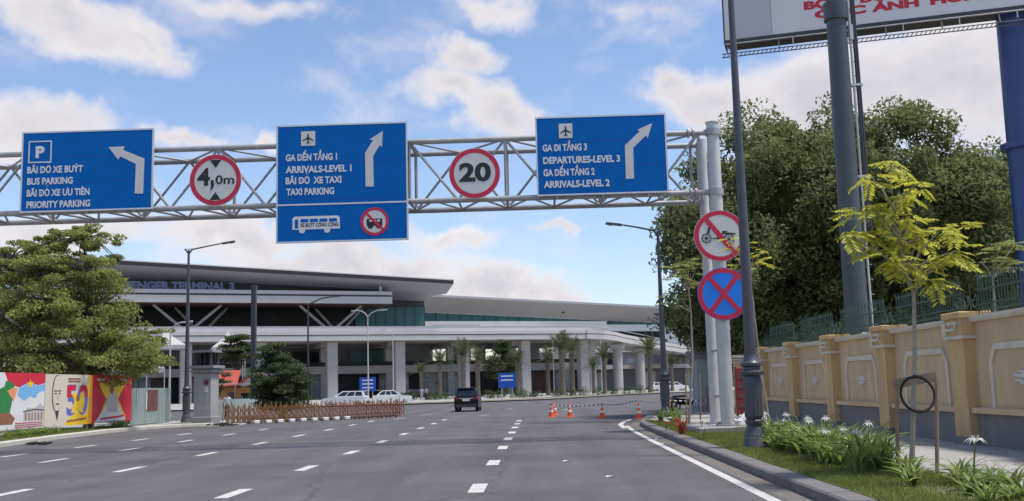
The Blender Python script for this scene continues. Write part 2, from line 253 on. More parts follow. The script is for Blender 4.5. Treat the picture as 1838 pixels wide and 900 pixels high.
def copy_tree(o, parent=None):
    c = o.copy(); COL.objects.link(c); c.parent = parent
    for ch in [x for x in list(COL.objects) if x.parent == o] if False else list(o.children): copy_tree(ch, c)
    return c
def np_mesh(name, verts, faces, m, parent=None, origin=(0,0,0), smooth=False):
    me = bpy.data.meshes.new('m'); v = np.asarray(verts, dtype=np.float32).reshape(-1, 3)-np.asarray(origin, dtype=np.float32); f = np.asarray(faces, dtype=np.int32); k = f.shape[1]
    me.vertices.add(len(v)); me.vertices.foreach_set('co', v.ravel()); me.loops.add(f.size); me.loops.foreach_set('vertex_index', f.ravel())
    me.polygons.add(len(f)); me.polygons.foreach_set('loop_start', np.arange(0, f.size, k, dtype=np.int32)); me.polygons.foreach_set('loop_total', np.full(len(f), k, dtype=np.int32))
    me.materials.append(MT[m]); me.update(); me.validate()
    return link(name, me, parent)
def leaf_quads(C, size, up=.35, asp=.45, jit=.35):
    """rhombic leaves at the points C, random heading with some bias to face upwards"""
    n = len(C); d = nr.normal(size=(n, 3)); d /= np.linalg.norm(d, axis=1)[:, None]; nn = nr.normal(size=(n, 3)); nn[:, 2] += up*4
    w = np.cross(d, nn); w /= np.linalg.norm(w, axis=1)[:, None]+1e-9
    s = size*(1+jit*nr.uniform(-1, 1, n))[:, None]; nb = np.cross(w, d)*s*.12
    V = np.stack([C-d*s*.5, C+w*s*asp*.5+nb, C+d*s*.5, C-w*s*asp*.5+nb], 1).reshape(-1, 3)
    return V, np.arange(4*n, dtype=np.int32).reshape(n, 4)
def balls(centers, rad, per, flat=1.):
    out = []
    for c, r in zip(centers, rad):
        p = nr.normal(size=(per, 3)); p /= np.linalg.norm(p, axis=1)[:, None]; p *= (nr.uniform(.12, 1, per)**.45)[:, None]*r; p[:, 2] *= flat; out.append(p+np.array(c))
    return np.concatenate(out)

# ------------------------------------------------------------------ ground, road, kerbs
def sheet(name, pts, z, m, parent=None, kind='structure'):
    b = MB(); b.add([(x, y, z) for x, y in pts], [tuple(range(len(pts)))]); o = b.build(name, m, parent)
    if kind and parent is None: tag(o, kind=kind)
    return o
def slab(name, pts, z0, z1, m):
    b = MB(); b.prism([(x, y, z0) for x, y in pts], (0, 0, z1-z0)); return tag(b.build(name, m), kind='structure')
sheet('ground', [(-2500,-300),(2500,-300),(2500,4500),(-2500,4500)], -.03, 'ground')
road = sheet('road', [(-120,-15),(120,-15),(120,290),(-120,290)], 0., 'asphalt')
def dash(x, y0, y1, w=.24, z=.004, slant=0.):
    b = MB(); b.add([(x-w/2,y0,z),(x+w/2,y0,z),(x+w/2+slant,y1,z),(x-w/2+slant,y1,z)], [(0,1,2,3)]); return b.build('lane_dash', 'paint', road)
for y in (11.6,17.4,23.1,28.7,33.4,37.9,42.4,46.6,50.3): dash(-1.08, y-.75, y+.75, .26)
for k in range(9): dash(-5.17+.006*k, 12.1+5.36*k-.75, 12.1+5.36*k+.75, .24)
for k in range(9): dash(-9.55+.055*k, 13.1+5.33*k-.8, 13.1+5.33*k+.8, .22)
for k in range(6): dash(-13.2+.1*k, 22.9+4.9*k-.8, 22.9+4.9*k+.8, .2)
for k in range(5): dash(-15.9+.17*k, 26.4+4.45*k-.8, 26.4+4.45*k+.8, .2)
for x, y in ((-8.4,60),(-3.6,62),(-7.6,66.5),(-2.6,78),(1.6,72)): dash(x, y-.8, y+.8, .22, slant=.5)
def strip(name, pts, w, z, m, parent=None):
    b = MB(); P = [Vector((x, y, z)) for x, y in pts]; L_ = []; R_ = []
    for i, p in enumerate(P):
        d = (P[min(i+1, len(P)-1)]-P[max(i-1, 0)]).normalized(); n = Vector((d.y, -d.x, 0)); L_.append(p-n*w/2); R_.append(p+n*w/2)
    k = len(P); b.add(L_+R_, [(i, k+i, k+i+1, i+1) for i in range(k-1)]); o = b.build(name, m, parent)
    if parent is None: tag(o, kind='structure')
    return o
EDGE = [(3.72,-15),(3.72,30),(3.74,37),(3.86,41),(4.3,45),(5.0,49.5),(6.1,54.5),(7.6,59),(9.6,62.5),(12.5,64.6),(80,66)]     # kerb foot, driver's right
off = lambda pts, d: [(x+d*(1 if y < 37 else .95), y-(d*.3 if y > 41 else 0)) for x, y in pts]
strip('edge_line', off(EDGE[:3], -.55)+[(3.3,39.5),(3.36,41.3)], .17, .004, 'paint', road)
strip('edge_line', [(3.1,39),(3.2,42.5),(3.6,45.8),(4.1,48.3)], .2, .006, 'paint', road)
strip('gutter', off(EDGE[:7], -.19), .36, .002, 'gutter')
sw = [(x+.38 if y < 60 else x, y) for x, y in EDGE]
slab('sidewalk', sw+[(80,-15)], -.02, .13, 'concrete')
slab('verge', [(4.12,-15),(6.05,-15),(6.1,20),(6.2,30),(6.0,36),(5.3,41),(4.5,43),(4.28,41),(4.14,37)], -.01, .15, 'soil')
slab('apron_paving', [(4.9,44.6),(9.5,45),(10.5,60),(7.6,57.6),(6.4,54),(5.4,49.4)], 0, .136, 'kerblight')
def kerb(pts, w, h, m, name='kerb', step=1.0, inward=1):
    base = strip(name, [(x+inward*w*.5, y) for x, y in pts], w*.96, .02, m)
    # individual kerb stones, 1 m each, following the line
    P = [Vector((x, y, 0)) for x, y in pts]; i = 0; cur = P[0].copy(); 
    segs = []
    for a, b_ in zip(P[:-1], P[1:]):
        n = max(1, round((b_-a).length/step)); segs += [(a.lerp(b_, k/n), a.lerp(b_, (k+1)/n)) for k in range(n)]
    me = None
    for a, b_ in segs:
        if a.y < 6: continue
        d = (b_-a); Ln = d.length; ang = math.atan2(d.y, d.x)
        if me is None:
            q = MB(); c = .03
            prof = [(0,0),(0,h-c),(c,h),(w-c,h),(w,h-c),(w,0)]
            q.prism([(.006, -inward*y, z) for y, z in prof], (1-.012, 0, 0)); me = q.mesh(m)
        o = link('kerb_stone', me, base); o.location = (a.x, a.y, rnd.uniform(-.004, .004)); o.rotation_euler = (0, 0, ang+rnd.uniform(-.004, .004)); o.scale = (Ln, 1, 1)
    return base
kerb([p for p in EDGE if p[1] < 63], .38, .16, 'kerbdark')
LEFT = [(-18.0,-15),(-18.3,28),(-19.0,36.4),(-19.7,42.1),(-20.1,48),(-19.7,51.8),(-18.6,53.6),(-17.2,54.3)]
slab('roadside_ground', [(x-.3, y) for x, y in LEFT]+[(-17.0,56.5),(-17.6,62),(-120,62),(-120,-15)], -.02, .13, 'concrete')
kerb(LEFT, .34, .17, 'kerblight', inward=-1)
slab('planting_strip', [(-18.65,-15),(-18.95,28),(-19.7,36.4),(-20.3,42),(-20.65,48),(-20.3,51.8),(-21.4,53.5),(-22.6,48),(-22.8,36),(-22.6,-15)], -.01, .15, 'soil')
# island in front of the terminal with its pale kerb
FAR = [(-60,107),(-30,108),(-13.7,111),(-6,116),(0,121),(5.5,134),(12,150),(24,165),(60,186),(118,205)]
slab('terminal_forecourt', FAR+[(118,288),(-118,288),(-118,107)], -.02, .14, 'concrete')
strip('forecourt_kerb', FAR, 1.1, .16, 'kerblight')
strip('forecourt_planting', [(x-2.0, y+4.0) for x, y in FAR[1:8]], 5, .15, 'soil')

# ------------------------------------------------------------------ lettering
_fc = {}
def glyphs(body, bold=.02):
    if (body, bold) not in _fc:
        cu = bpy.data.curves.new('t', 'FONT'); cu.body = body; cu.size = 1; cu.offset = bold; cu.resolution_u = 3
        o = bpy.data.objects.new('t', cu); COL.objects.link(o); bpy.context.view_layer.update()
        me = bpy.data.meshes.new_from_object(o.evaluated_get(bpy.context.evaluated_depsgraph_get()))
        v = np.array([x.co[:] for x in me.vertices]); f = [tuple(p.vertices) for p in me.polygons]
        bpy.data.objects.remove(o); bpy.data.meshes.remove(me); bpy.data.curves.remove(cu); _fc[(body, bold)] = (v, f)
    return _fc[(body, bold)]
CAPH = glyphs('H', 0.)[0][:, 1].max()
def glyphs_vn(body, bold):
    v, f = glyphs(body.replace('Đ', 'D'), bold)
    if 'Đ' not in body: return v, f
    dv = glyphs('D', bold)[0]; dw = dv[:, 0].max()-dv[:, 0].min(); V = [tuple(p) for p in v]; F = list(f)
    for i, ch in enumerate(body):
        if ch == 'Đ':
            r_ = glyphs(body[:i].replace('Đ', 'D')+'D', bold)[0][:, 0].max(); x0 = r_-dw-.1*dw; x1 = r_-.48*dw; k = len(V); h = CAPH
            V += [(x0, h*.44, .002), (x1, h*.44, .002), (x1, h*.58, .002), (x0, h*.58, .002)]; F.append((k, k+1, k+2, k+3))
    return np.array(V), F
def lettering(body, m, parent, o, ux, uz, width, cap, bold=.025, name='lettering'):
    """letters lying in the plane o + ux*x + uz*z"""
    v, f = glyphs_vn(body, bold); o, ux, uz = Vector(o), Vector(ux), Vector(uz); x0 = v[:, 0].min(); sx = width/(v[:, 0].max()-x0); sz = cap/CAPH
    b = MB(); b.add([o+ux*((p[0]-x0)*sx)+uz*(p[1]*sz) for p in v], f); return b.build(name, m, parent)

# ------------------------------------------------------------------ sign gantry
YG, YR, ZU, ZL = 31.0, 32.7, 9.21, 7.35
g = thing('sign_gantry', (5.45, YG, .14), 'grey steel lattice gantry of tubes spanning the road and carrying the signs', 'gantry')
MB().bbox(4.55, 6.15, 30.5, 33.2, .1, .34, .04).build('plinth', 'concrete', g, True)
MB().bbox(-20.1, -18.9, 30.5, 33.2, .1, .34, .04).build('plinth', 'concrete', g, True)
for x in (5.5, -19.5):
    b = MB(); b.tube((x,YG,.34), (x,YG,9.5), .205, .19, 20); b.tube((x,YG,9.5), (x,YG,9.53), .215, .215, 20); b.build('column', 'galvpale', g, True, True)
    b = MB(); b.tube((x-.08,YR,.34), (x-.08,YR,9.4), .16, .15, 18); b.build('column', 'galvpale', g, True, True)
    b = MB(); b.tube((x,YG,.34), (x,YG,.39), .36, .36, 20)
    for k in range(8): b.tube((x+.29*math.cos(k*.785),YG+.29*math.sin(k*.785),.39), (x+.29*math.cos(k*.785),YG+.29*math.sin(k*.785),.46), .03, .03, 6)
    b.build('base_plate', 'galv', g, True)
    MB().tube((x-.08,YR,.34), (x-.08,YR,.38), .3, .3, 18).build('base_plate', 'galv', g, True)
    for z in (1.2, 2.6, 4.9, 6.6): MB().tube((x,YG,z), (x-.08,YR,z), .045, .045, 8).build('tie', 'galv', g, True)
    for z in (ZU, ZL):
        b = MB(); b.tube((x,YG,z-.1), (x,YG,z+.1), .235, .235, 20); b.build('collar', 'galv', g, True, True)
for y in (YG, YR):
    for z in (ZU, ZL): MB().tube((-19.5,y,z), (5.42,y,z), .088, .088, 12).build('chord', 'galv', g, True, True)
bay = 2.96; xs = [5.05-bay*k for k in range(9)]
for k, x in enumerate(xs):
    for y in (YG, YR): MB().tube((x,y,ZL), (x,y,ZU), .05, .05, 8).build('post', 'galv', g, True)
    for z in (ZU, ZL): MB().tube((x,YG,z), (x,YR,z), .042, .042, 8).build('strut', 'galv', g, True)
    if k < 8:
        xm = x-bay/2; xe = xs[k+1]
        for a, c in ((x, xm), (xe, xm)):
            MB().tube((a,YG,ZU), (c,YG,ZL), .042, .042, 8).build('diagonal', 'galv', g, True)
            MB().tube((a,YR,ZL), (c,YR,ZU), .042, .042, 8).build('diagonal', 'galv', g, True)
            MB().tube((a,YG,ZU), (c,YR,ZU), .036, .036, 8).build('diagonal', 'galv', g, True)
        q = bay/4
        for j in range(4): MB().tube((x-q*j, YG if j % 2 else YR, ZL), (x-q*(j+1), YR if j % 2 else YG, ZL), .036, .036, 8).build('diagonal', 'galv', g, True)
        MB().tube((xm,YG,ZL), (xm,YR,ZL), .036, .036, 8).build('strut', 'galv', g, True)
for z in (ZU, ZL):                                   # bolted flanges at the end
    for x in (4.75, 4.9): MB().tube((x-.03,YG,z), (x+.03,YG,z), .15, .15, 14).build('flange', 'galv', g, True)
for x in (5.2, 5.32):
    MB().tube((x,YR-.4,ZL), (x,YR-.4,ZU), .035, .035, 8).build('post', 'galv', g, True)

# ------------------------------------------------------------------ road signs
YS = 30.72
def plane_pt(p, y=YS): return aty(p[0], p[1], y)
def sign_root(name, c, label, cat='road sign'): return thing(name, c, label, cat)
def flat(s, name, pts, m, layer, local=True):
    """flat sheet of the sign: pts in px on the sign plane, laid one film above the last"""
    y = YS-.004*layer; b = MB(); b.prism([Vector((p[0], y, p[1])) for p in pts], (0, .0035, 0)); return b.build(name, m, s, True)
def P2(pts): return [(lambda q: (q.x, q.z))(plane_pt(p)) for p in pts]
def line(s, body, left, right_x, cap_px=11.8, m='signwhite', bold=.035):
    a = plane_pt(left); c = plane_pt((right_x, left[1]-.026*(right_x-left[0]))); cap = cap_px*YS/1868
    M = ROOTM[s.name]; o = M @ Vector((a.x, YS-.012, a.z)); lettering(body, m, s, o, (1,0,0), (0,0,1), c.x-a.x, cap, bold)
def board(x0, x1, z0, z1, label, split=None):
    s = sign_root('direction_sign', ((x0+x1)/2, YS, z0), label)
    MB().box(x0, x1, YS, YS+.05, z0, z1).build('panel', 'signblue', s, True)
    e = .035
    MB().ringprism([(x0,YS-.006,z0),(x1,YS-.006,z0),(x1,YS-.006,z1),(x0,YS-.006,z1)], [(x0+e,YS-.006,z0+e),(x1-e,YS-.006,z0+e),(x1-e,YS-.006,z1-e),(x0+e,YS-.006,z1-e)], (0,.0055,0)).build('border', 'signwhite', s, True)
    MB().ringprism([(x0-.012,YS-.004,z0-.012),(x1+.012,YS-.004,z0-.012),(x1+.012,YS-.004,z1+.012),(x0-.012,YS-.004,z1+.012)], [(x0-.001,YS-.004,z0-.001),(x1+.001,YS-.004,z0-.001),(x1+.001,YS-.004,z1+.001),(x0-.001,YS-.004,z1+.001)], (0,.06,0)).build('edge_profile', 'signedge', s, True)
    for f_ in (.36, .68): MB().box(x0+e, x1-e, YS-.002, YS-.0004, z0+(z1-z0)*f_-.007, z0+(z1-z0)*f_+.007).build('sheet_seam', 'farblue', s, True)
    if split: MB().box(x0+e, x1-e, YS-.006, YS-.0005, split-.022, split+.022).build('divider', 'signwhite', s, True)
    for x in (x0+.6, (x0+x1)/2, x1-.6): MB().box(x-.03, x+.03, YS+.052, YG-.09, ZL-.1, min(z1-.1, ZU+.1)).build('mounting_rail', 'galv', s, True)
    return s
def square(s, a, b, m, layer, name='icon_panel'): 
    p, q = plane_pt(a), plane_pt(b); return flat(s, name, [(p.x,q.z),(q.x,q.z),(q.x,p.z),(p.x,p.z)], m, layer)
def plane_icon(s, cx, cy, r):
    square(s, (cx-r, cy-r), (cx+r, cy+r), 'signface', 2)
    c = plane_pt((cx, cy)); u = r*YS/1868
    half = [(0,.75),(.1,.6),(.12,.2),(.8,-.28),(.8,-.42),(.12,-.1),(.09,-.52),(.3,-.7),(.3,-.8),(0,-.7)]
    pts = half+[(-x, y) for x, y in half[-2:0:-1]]
    flat(s, 'aeroplane_symbol', [(c.x+x*u, c.z+y*u) for x, y in pts], 'signblack', 3)
# left board
s1 = board(-15.78, -11.69, 7.32, 9.83, 'blue parking board at the end beside the 4,0m sign, arrow bending to the left')
a, b_ = plane_pt((52,254)), plane_pt((92,292)); w = .035
MB().ringprism([(a.x,YS-.01,b_.z),(b_.x,YS-.01,b_.z),(b_.x,YS-.01,a.z),(a.x,YS-.01,a.z)], [(a.x+w,YS-.01,b_.z+w),(b_.x-w,YS-.01,b_.z+w),(b_.x-w,YS-.01,a.z-w),(a.x+w,YS-.01,a.z-w)], (0,.008,0)).build('icon_frame', 'signwhite', s1, True)
line(s1, 'P', (64,283), 80, 20, bold=.05)
line(s1, 'BÃI ĐỖ XE BUÝT', (49,311.5), 149); line(s1, 'BUS PARKING', (49,332), 131); line(s1, 'BÃI ĐỖ XE ƯU TIÊN', (48,353), 161); line(s1, 'PRIORITY PARKING', (47.5,374), 162)
flat(s1, 'arrow', P2([(195,264.5),(224,263),(221,269.5),(259.5,285),(257,348),(242,347.5),(244,294.5),(215.5,281),(212.5,287)]), 'signgrey', 2)
# middle board
s2 = board(-7.87, -3.86, 6.14, 9.78, 'tallest blue board with bus symbol and a small prohibition roundel below its divider', split=7.3)
plane_icon(s2, 553.2, 249, 12.6)
line(s2, 'GA ĐẾN TẦNG 1', (513,289.5), 605); line(s2, 'ARRIVALS-LEVEL 1', (513,311), 631); line(s2, 'BÃI ĐỖ  XE TAXI', (513,331), 613); line(s2, 'TAXI PARKING', (514,351), 600)
flat(s2, 'arrow', P2([(687,235.5),(685.5,264.4),(682,260.5),(669.7,280.5),(671,335),(656.4,335.5),(655.3,275),(669.7,252),(663.3,250.8)]), 'signgrey', 2)
bx0, bx1 = plane_pt((525,413)), plane_pt((610,387))
r_ = .06; pts = [(bx0.x,bx0.z),(bx1.x,bx0.z),(bx1.x,bx1.z-r_),(bx1.x-r_,bx1.z),(bx0.x+r_,bx1.z),(bx0.x,bx1.z-r_)]
flat(s2, 'bus_symbol', pts, 'signwhite', 2)
H_ = bx1.z-bx0.z; W_ = bx1.x-bx0.x
flat(s2, 'bus_symbol_door', [(bx0.x+W_*.05,bx0.z+H_*.1),(bx0.x+W_*.12,bx0.z+H_*.1),(bx0.x+W_*.12,bx0.z+H_*.78),(bx0.x+W_*.05,bx0.z+H_*.78)], 'signblue', 3)
for k in range(4): flat(s2, 'bus_symbol_window', [(bx0.x+W_*(.17+.2*k),bx0.z+H_*.55),(bx0.x+W_*(.34+.2*k),bx0.z+H_*.55),(bx0.x+W_*(.34+.2*k),bx0.z+H_*.8),(bx0.x+W_*(.17+.2*k),bx0.z+H_*.8)], 'signblue', 3)
for k in (.2, .73):
    cx = bx0.x+W_*k; flat(s2, 'bus_symbol_wheel', [(cx+.1*math.cos(t*.5236), bx0.z+.1*math.sin(t*.5236)-.02) for t in range(12)], 'signwhite', 1.5)
line(s2, 'XE BUÝT CÔNG CỘNG', (538.5,408), 608, 6.5, 'signblack', .03)
def disc(s, name, cx, cz, r, m, layer, n=40, y=None):
    yy = (YS if y is None else y)-.004*layer; b = MB(); b.prism([(cx+r*math.cos(2*math.pi*k/n), yy, cz+r*math.sin(2*math.pi*k/n)) for k in range(n)], (0,.0035,0)); return b.build(name, m, s, True)
def annulus(s, name, cx, cz, r0, r1, m, layer, y=None, n=40, t=.0035):
    yy = (YS if y is None else y)-.004*layer; C_ = lambda r: [(cx+r*math.cos(2*math.pi*k/n), yy, cz+r*math.sin(2*math.pi*k/n)) for k in range(n)]
    b = MB(); b.ringprism(C_(r1), C_(r0), (0,t,0)); return b.build(name, m, s, True)
def slash(s, name, cx, cz, r, w, ang, m, layer, y=None):
    yy = (YS if y is None else y)-.004*layer; d = Vector((math.cos(ang),0,math.sin(ang))); n = Vector((-d.z,0,d.x)); c = Vector((cx,yy,cz))
    b = MB(); b.prism([c-d*r-n*w, c+d*r-n*w, c+d*r+n*w, c-d*r+n*w], (0,.0035,0)); return b.build(name, m, s, True)
def polyf(s, name, cx, cz, k, pts, m, layer, y=None):
    yy = (YS if y is None else y)-.004*layer; b = MB(); b.prism([(cx+x*k, yy, cz+z*k) for x, z in pts], (0,.0035,0)); return b.build(name, m, s, True)
c = plane_pt((672.5,397.8)); r = .43
disc(s2, 'roundel_face', c.x, c.z, r*.9, 'signface', 2); annulus(s2, 'roundel_ring', c.x, c.z, r*.8, r, 'signred', 3)
polyf(s2, 'coach_symbol', c.x, c.z, r, [(-.55,-.3),(.5,-.3),(.55,-.25),(.55,.15),(.5,.2),(-.5,.2),(-.58,.05)], 'signblack', 3)
for k in range(3): polyf(s2, 'coach_symbol_window', c.x, c.z, r, [(-.38+.28*k,-.02),(-.17+.28*k,-.02),(-.17+.28*k,.12),(-.38+.28*k,.12)], 'signface', 4)
for k in (-.3, .3): disc(s2, 'coach_symbol_wheel', c.x+k*r, c.z-.3*r, .09, 'signblack', 4, 14)
slash(s2, 'roundel_slash', c.x, c.z, r*.84, r*.09, R(135), 'signred', 5)
# right board
s3 = board(.08, 4.04, 7.35, 9.78, 'blue departures board beside the thick gantry column, arrow slanting up right')
plane_icon(s3, 1015.2, 235.2, 12.6)
line(s3, 'GA ĐI TẦNG 3', (974,272), 1053.5); line(s3, 'DEPARTURES-LEVEL 3', (975,294.5), 1113); line(s3, 'GA ĐẾN TẦNG 2', (975.5,316.5), 1067.5); line(s3, 'ARRIVALS-LEVEL 2', (976.5,337.5), 1094.5)
flat(s3, 'arrow', P2([(1170.5,221.4),(1162.4,248.4),(1159.4,243.6),(1136.6,265.5),(1138,321),(1123.4,321.6),(1121.6,261.6),(1148.6,235.5),(1143.5,233.4)]), 'signgrey', 2)
def roundel(cx, cz, r, label, y=YS, face='signface', mount=None):
    s = thing('round_sign', (cx, y, cz-r), label, 'road sign')
    b = MB(); n = 48; b.prism([(cx+r*math.cos(2*math.pi*k/n), y, cz+r*math.sin(2*math.pi*k/n)) for k in range(n)], (0,.03,0)); b.build('panel', face, s, True)
    annulus(s, 'red_ring', cx, cz, r*.81, r*.985, 'signred', 1, y)
    for dz in (-.4, .4): MB().box(cx-r*.55, cx+r*.55, y+.031, y+.075, cz+dz*r-.03, cz+dz*r+.03).build('bracket', 'galv', s, True)
    return s
def say(s, body, x0, x1, zb, cap, m='signblack', bold=.03, y=YS):
    M = ROOTM[s.name]; lettering(body, m, s, M @ Vector((x0, y-.008, zb)), (1,0,0), (0,0,1), x1-x0, cap, bold)
s4 = roundel(-9.75, 8.15, .8, 'round 4,0m height limit sign with black triangles, between two blue boards')
k_ = 30.72/1868
say(s4, '4', -10.31, -9.92, 8.0, .5, bold=.035); say(s4, ',', -9.9, -9.79, 8.0, .62, bold=.05); say(s4, '0m', -9.75, -9.17, 8.02, .26, bold=.02)
polyf(s4, 'triangle', -9.75, 8.15, .8, [(-.22,.78),(.22,.78),(.0,.47)], 'signblack', 2); polyf(s4, 'triangle', -9.75, 8.15, .8, [(-.22,-.78),(.0,-.47),(.22,-.78)], 'signblack', 2)
s20 = roundel(-1.81, 8.11, .78, 'round red ringed speed limit sign reading 20')
say(s20, '20', -2.28, -1.31, 7.88, .52, bold=.04)
YP = YG-.3
nb = roundel(5.5, 5.97, .775, 'round prohibition sign with bicycle cart and red slash on the gantry column', YP)
def wheel_sym(s, cx, cz, r, y):
    annulus(s, 'wheel_symbol', cx, cz, r*.82, r, 'signblack', 2, y, 24)
    for t in range(4): slash(s, 'spoke_symbol', cx, cz, r*.9, r*.05, t*math.pi/4, 'signblack', 2, y)
wheel_sym(nb, 5.5-.4, 5.96-.06, .15, YP); wheel_sym(nb, 5.5+.27, 5.96-.1, .16, YP)
for pts in ([(-.5,.1),(-.44,.26),(-.36,.28),(-.4,.1)], [(-.44,.26),(-.3,.32),(-.28,.4),(-.36,.38),(-.46,.3)], [(-.1,-.12),(.0,.05),(.14,-.16),(-.1,-.18)], [(.05,.06),(.12,.14),(.6,.08),(.62,.02),(.12,.06)], [(.1,.14),(.3,.14),(.3,.18),(.1,.18)], [(-.3,-.1),(-.05,-.06),(-.05,-.1),(-.3,-.14)]):
    polyf(nb, 'cart_symbol', 5.5, 5.97, .775, pts, 'signblack', 2.5, YP)
slash(nb, 'red_slash', 5.5, 5.97, .66, .075, R(128), 'signred', 4, YP)
ns = roundel(5.53, 4.22, .785, 'round blue no stopping sign with crossed red bars under the cart sign', YP, 'brightblue')
slash(ns, 'red_bar', 5.53, 4.22, .68, .07, R(52), 'signred', 2, YP); slash(ns, 'red_bar', 5.53, 4.22, .68, .07, R(130), 'signred', 3, YP)

# ------------------------------------------------------------------ street lamps
def ornate_lamp(loc, h, arm, label, foot=1.0, group='ornate street lamps', pitch=.1):
    t = thing('street_lamp', loc, label, 'street lamp', group)
    b = MB(); b.lathe([(.3,0),(.3,.06),(.27,.1),(.25,.3),(.2,.42),(.17,.5),(.2,.56),(.2,.62),(.16,.66)], n=20); b.build('pedestal', 'castiron', t, smooth=True)
    b = MB(); b.lathe([(.17,.66),(.21,.72),(.215,1.45),(.18,1.6)], n=32, flute=(.7,1.5)); b.build('fluted_shaft', 'castiron', t)
    b = MB(); b.lathe([(.18,1.6),(.27,1.64),(.28,1.7),(.2,1.74),(.19,1.8),(.24,1.84),(.24,1.9),(.17,1.97),(.155,2.1)], n=20); b.build('collar', 'castiron', t, smooth=True)
    b = MB(); b.tube((0,0,2.05), (0,0,h), .135, .062, 16); b.build('pole', 'castiron', t, smooth=True)
    sx = 1 if arm > 0 else -1; L_ = abs(arm)
    pts = [Vector((0,0,h-.25)), Vector((sx*.18,0,h+.02)), Vector((sx*L_*.45,0,h+.2)), Vector((sx*L_*.8,0,h+.34))]
    MB().path(pts, [.05,.045,.04,.035], 8).build('arm', 'castiron', t, smooth=True)
    MB().path([Vector((0,0,h-.25)), Vector((-sx*.16,0,h+.0)), Vector((-sx*.26,0,h+.06))], [.045,.04,.03], 8).build('finial_arm', 'castiron', t, smooth=True)
    MB().tube((-sx*.26,0,h+.05), (sx*.3,0,h+.07), .02, .02, 6).build('brace', 'castiron', t)
    b = MB(); b.obox((sx*(L_*.8+.3),0,h+.37), (sx*.36,0,.05), (0,.12,0), (0,0,.045)); hd = b.build('lamp_head', 'castiron', t)
    MB().box(*sorted((sx*(L_*.8+.1), sx*(L_*.8+.55))), -.09, .09, h+.318, h+.322).build('lens', 'signface', hd)
    return t
ornate_lamp((4.78, 23.6, .14), 11.6, -2.4, 'tall dark fluted lamp post cut by the top of the picture, beside the round signs')
ornate_lamp((5.52, 46.4, .13), 8.35, -2.1, 'dark lamp post with arm over the road, beyond the gantry column')
ornate_lamp((-19.9, 58.0, .13), 9.75, 2.5, 'dark lamp post with a long arm, beside the grey stone gate pillar with murals')

def simple_lamp(px, ytop, Y, arms, label, m='alu', r=.07, kind='pole_lamp', curved=True, zbase=.14):
    top = aty(px, ytop, Y); t = thing('street_lamp', (top.x, Y, zbase), label, 'street lamp'); h = top.z-zbase
    MB().tube((0,0,0), (0,0,h), r*1.3, r*.8, 10).build('pole', m, t, smooth=True)
    MB().lathe([(r*2.2,0),(r*2.2,.1),(r*1.4,.3)], n=10).build('base', m, t)
    for a in arms:
        s = 1 if a > 0 else -1; L_ = abs(a)
        pts = [Vector((0,0,h-.1)), Vector((s*L_*.25,0,h+.35)), Vector((s*L_*.6,0,h+.62)), Vector((s*L_,0,h+.7))] if curved else [Vector((0,0,h-.1)), Vector((s*L_*.5,0,h+.45)), Vector((s*L_,0,h+.62))]
        MB().path(pts, [r*.8]*2+[r*.7]*(len(pts)-2), 6).build('arm', m, t, smooth=True)
        MB().obox((s*(L_+.3),0,pts[-1].z), (.4,0,.03), (0,.14,0), (0,0,.06)).build('lamp_head', m, t)
    return t
simple_lamp(553, 545, 100, [2.6], 'dark single arm lamp post before the pale V props of the terminal', 'darksteel', .09, curved=False)
simple_lamp(660, 568, 120, [-1.2, 1.6], 'pale double arm lamp post by the blue sign at the white cars')
simple_lamp(705, 600, 150, [-1.0], 'thin pale lamp post between the two thick terminal columns')
simple_lamp(992, 612, 168, [.9], 'pale lamp post among the palms, above the orange cones')
simple_lamp(1077, 596, 175, [-.9], 'thin pale lamp post before the viaduct bend')
simple_lamp(306, 596, 75, [.9], 'thin pale curved lamp post behind the green grey hoarding')
p = aty(456, 514, 84)
t = thing('mast', (p.x, 84, .0), 'dark square mast rising before the terminal canopy', 'mast')
MB().box(-.19, .19, -.19, .19, 0, p.z).build('shaft', 'darksteel', t); MB().box(-.42, .42, -.42, .42, 0, .3).build('base', 'concrete', t); MB().box(-.22, .22, -.22, .22, p.z-.1, p.z+.06).build('cap', 'termdark', t)

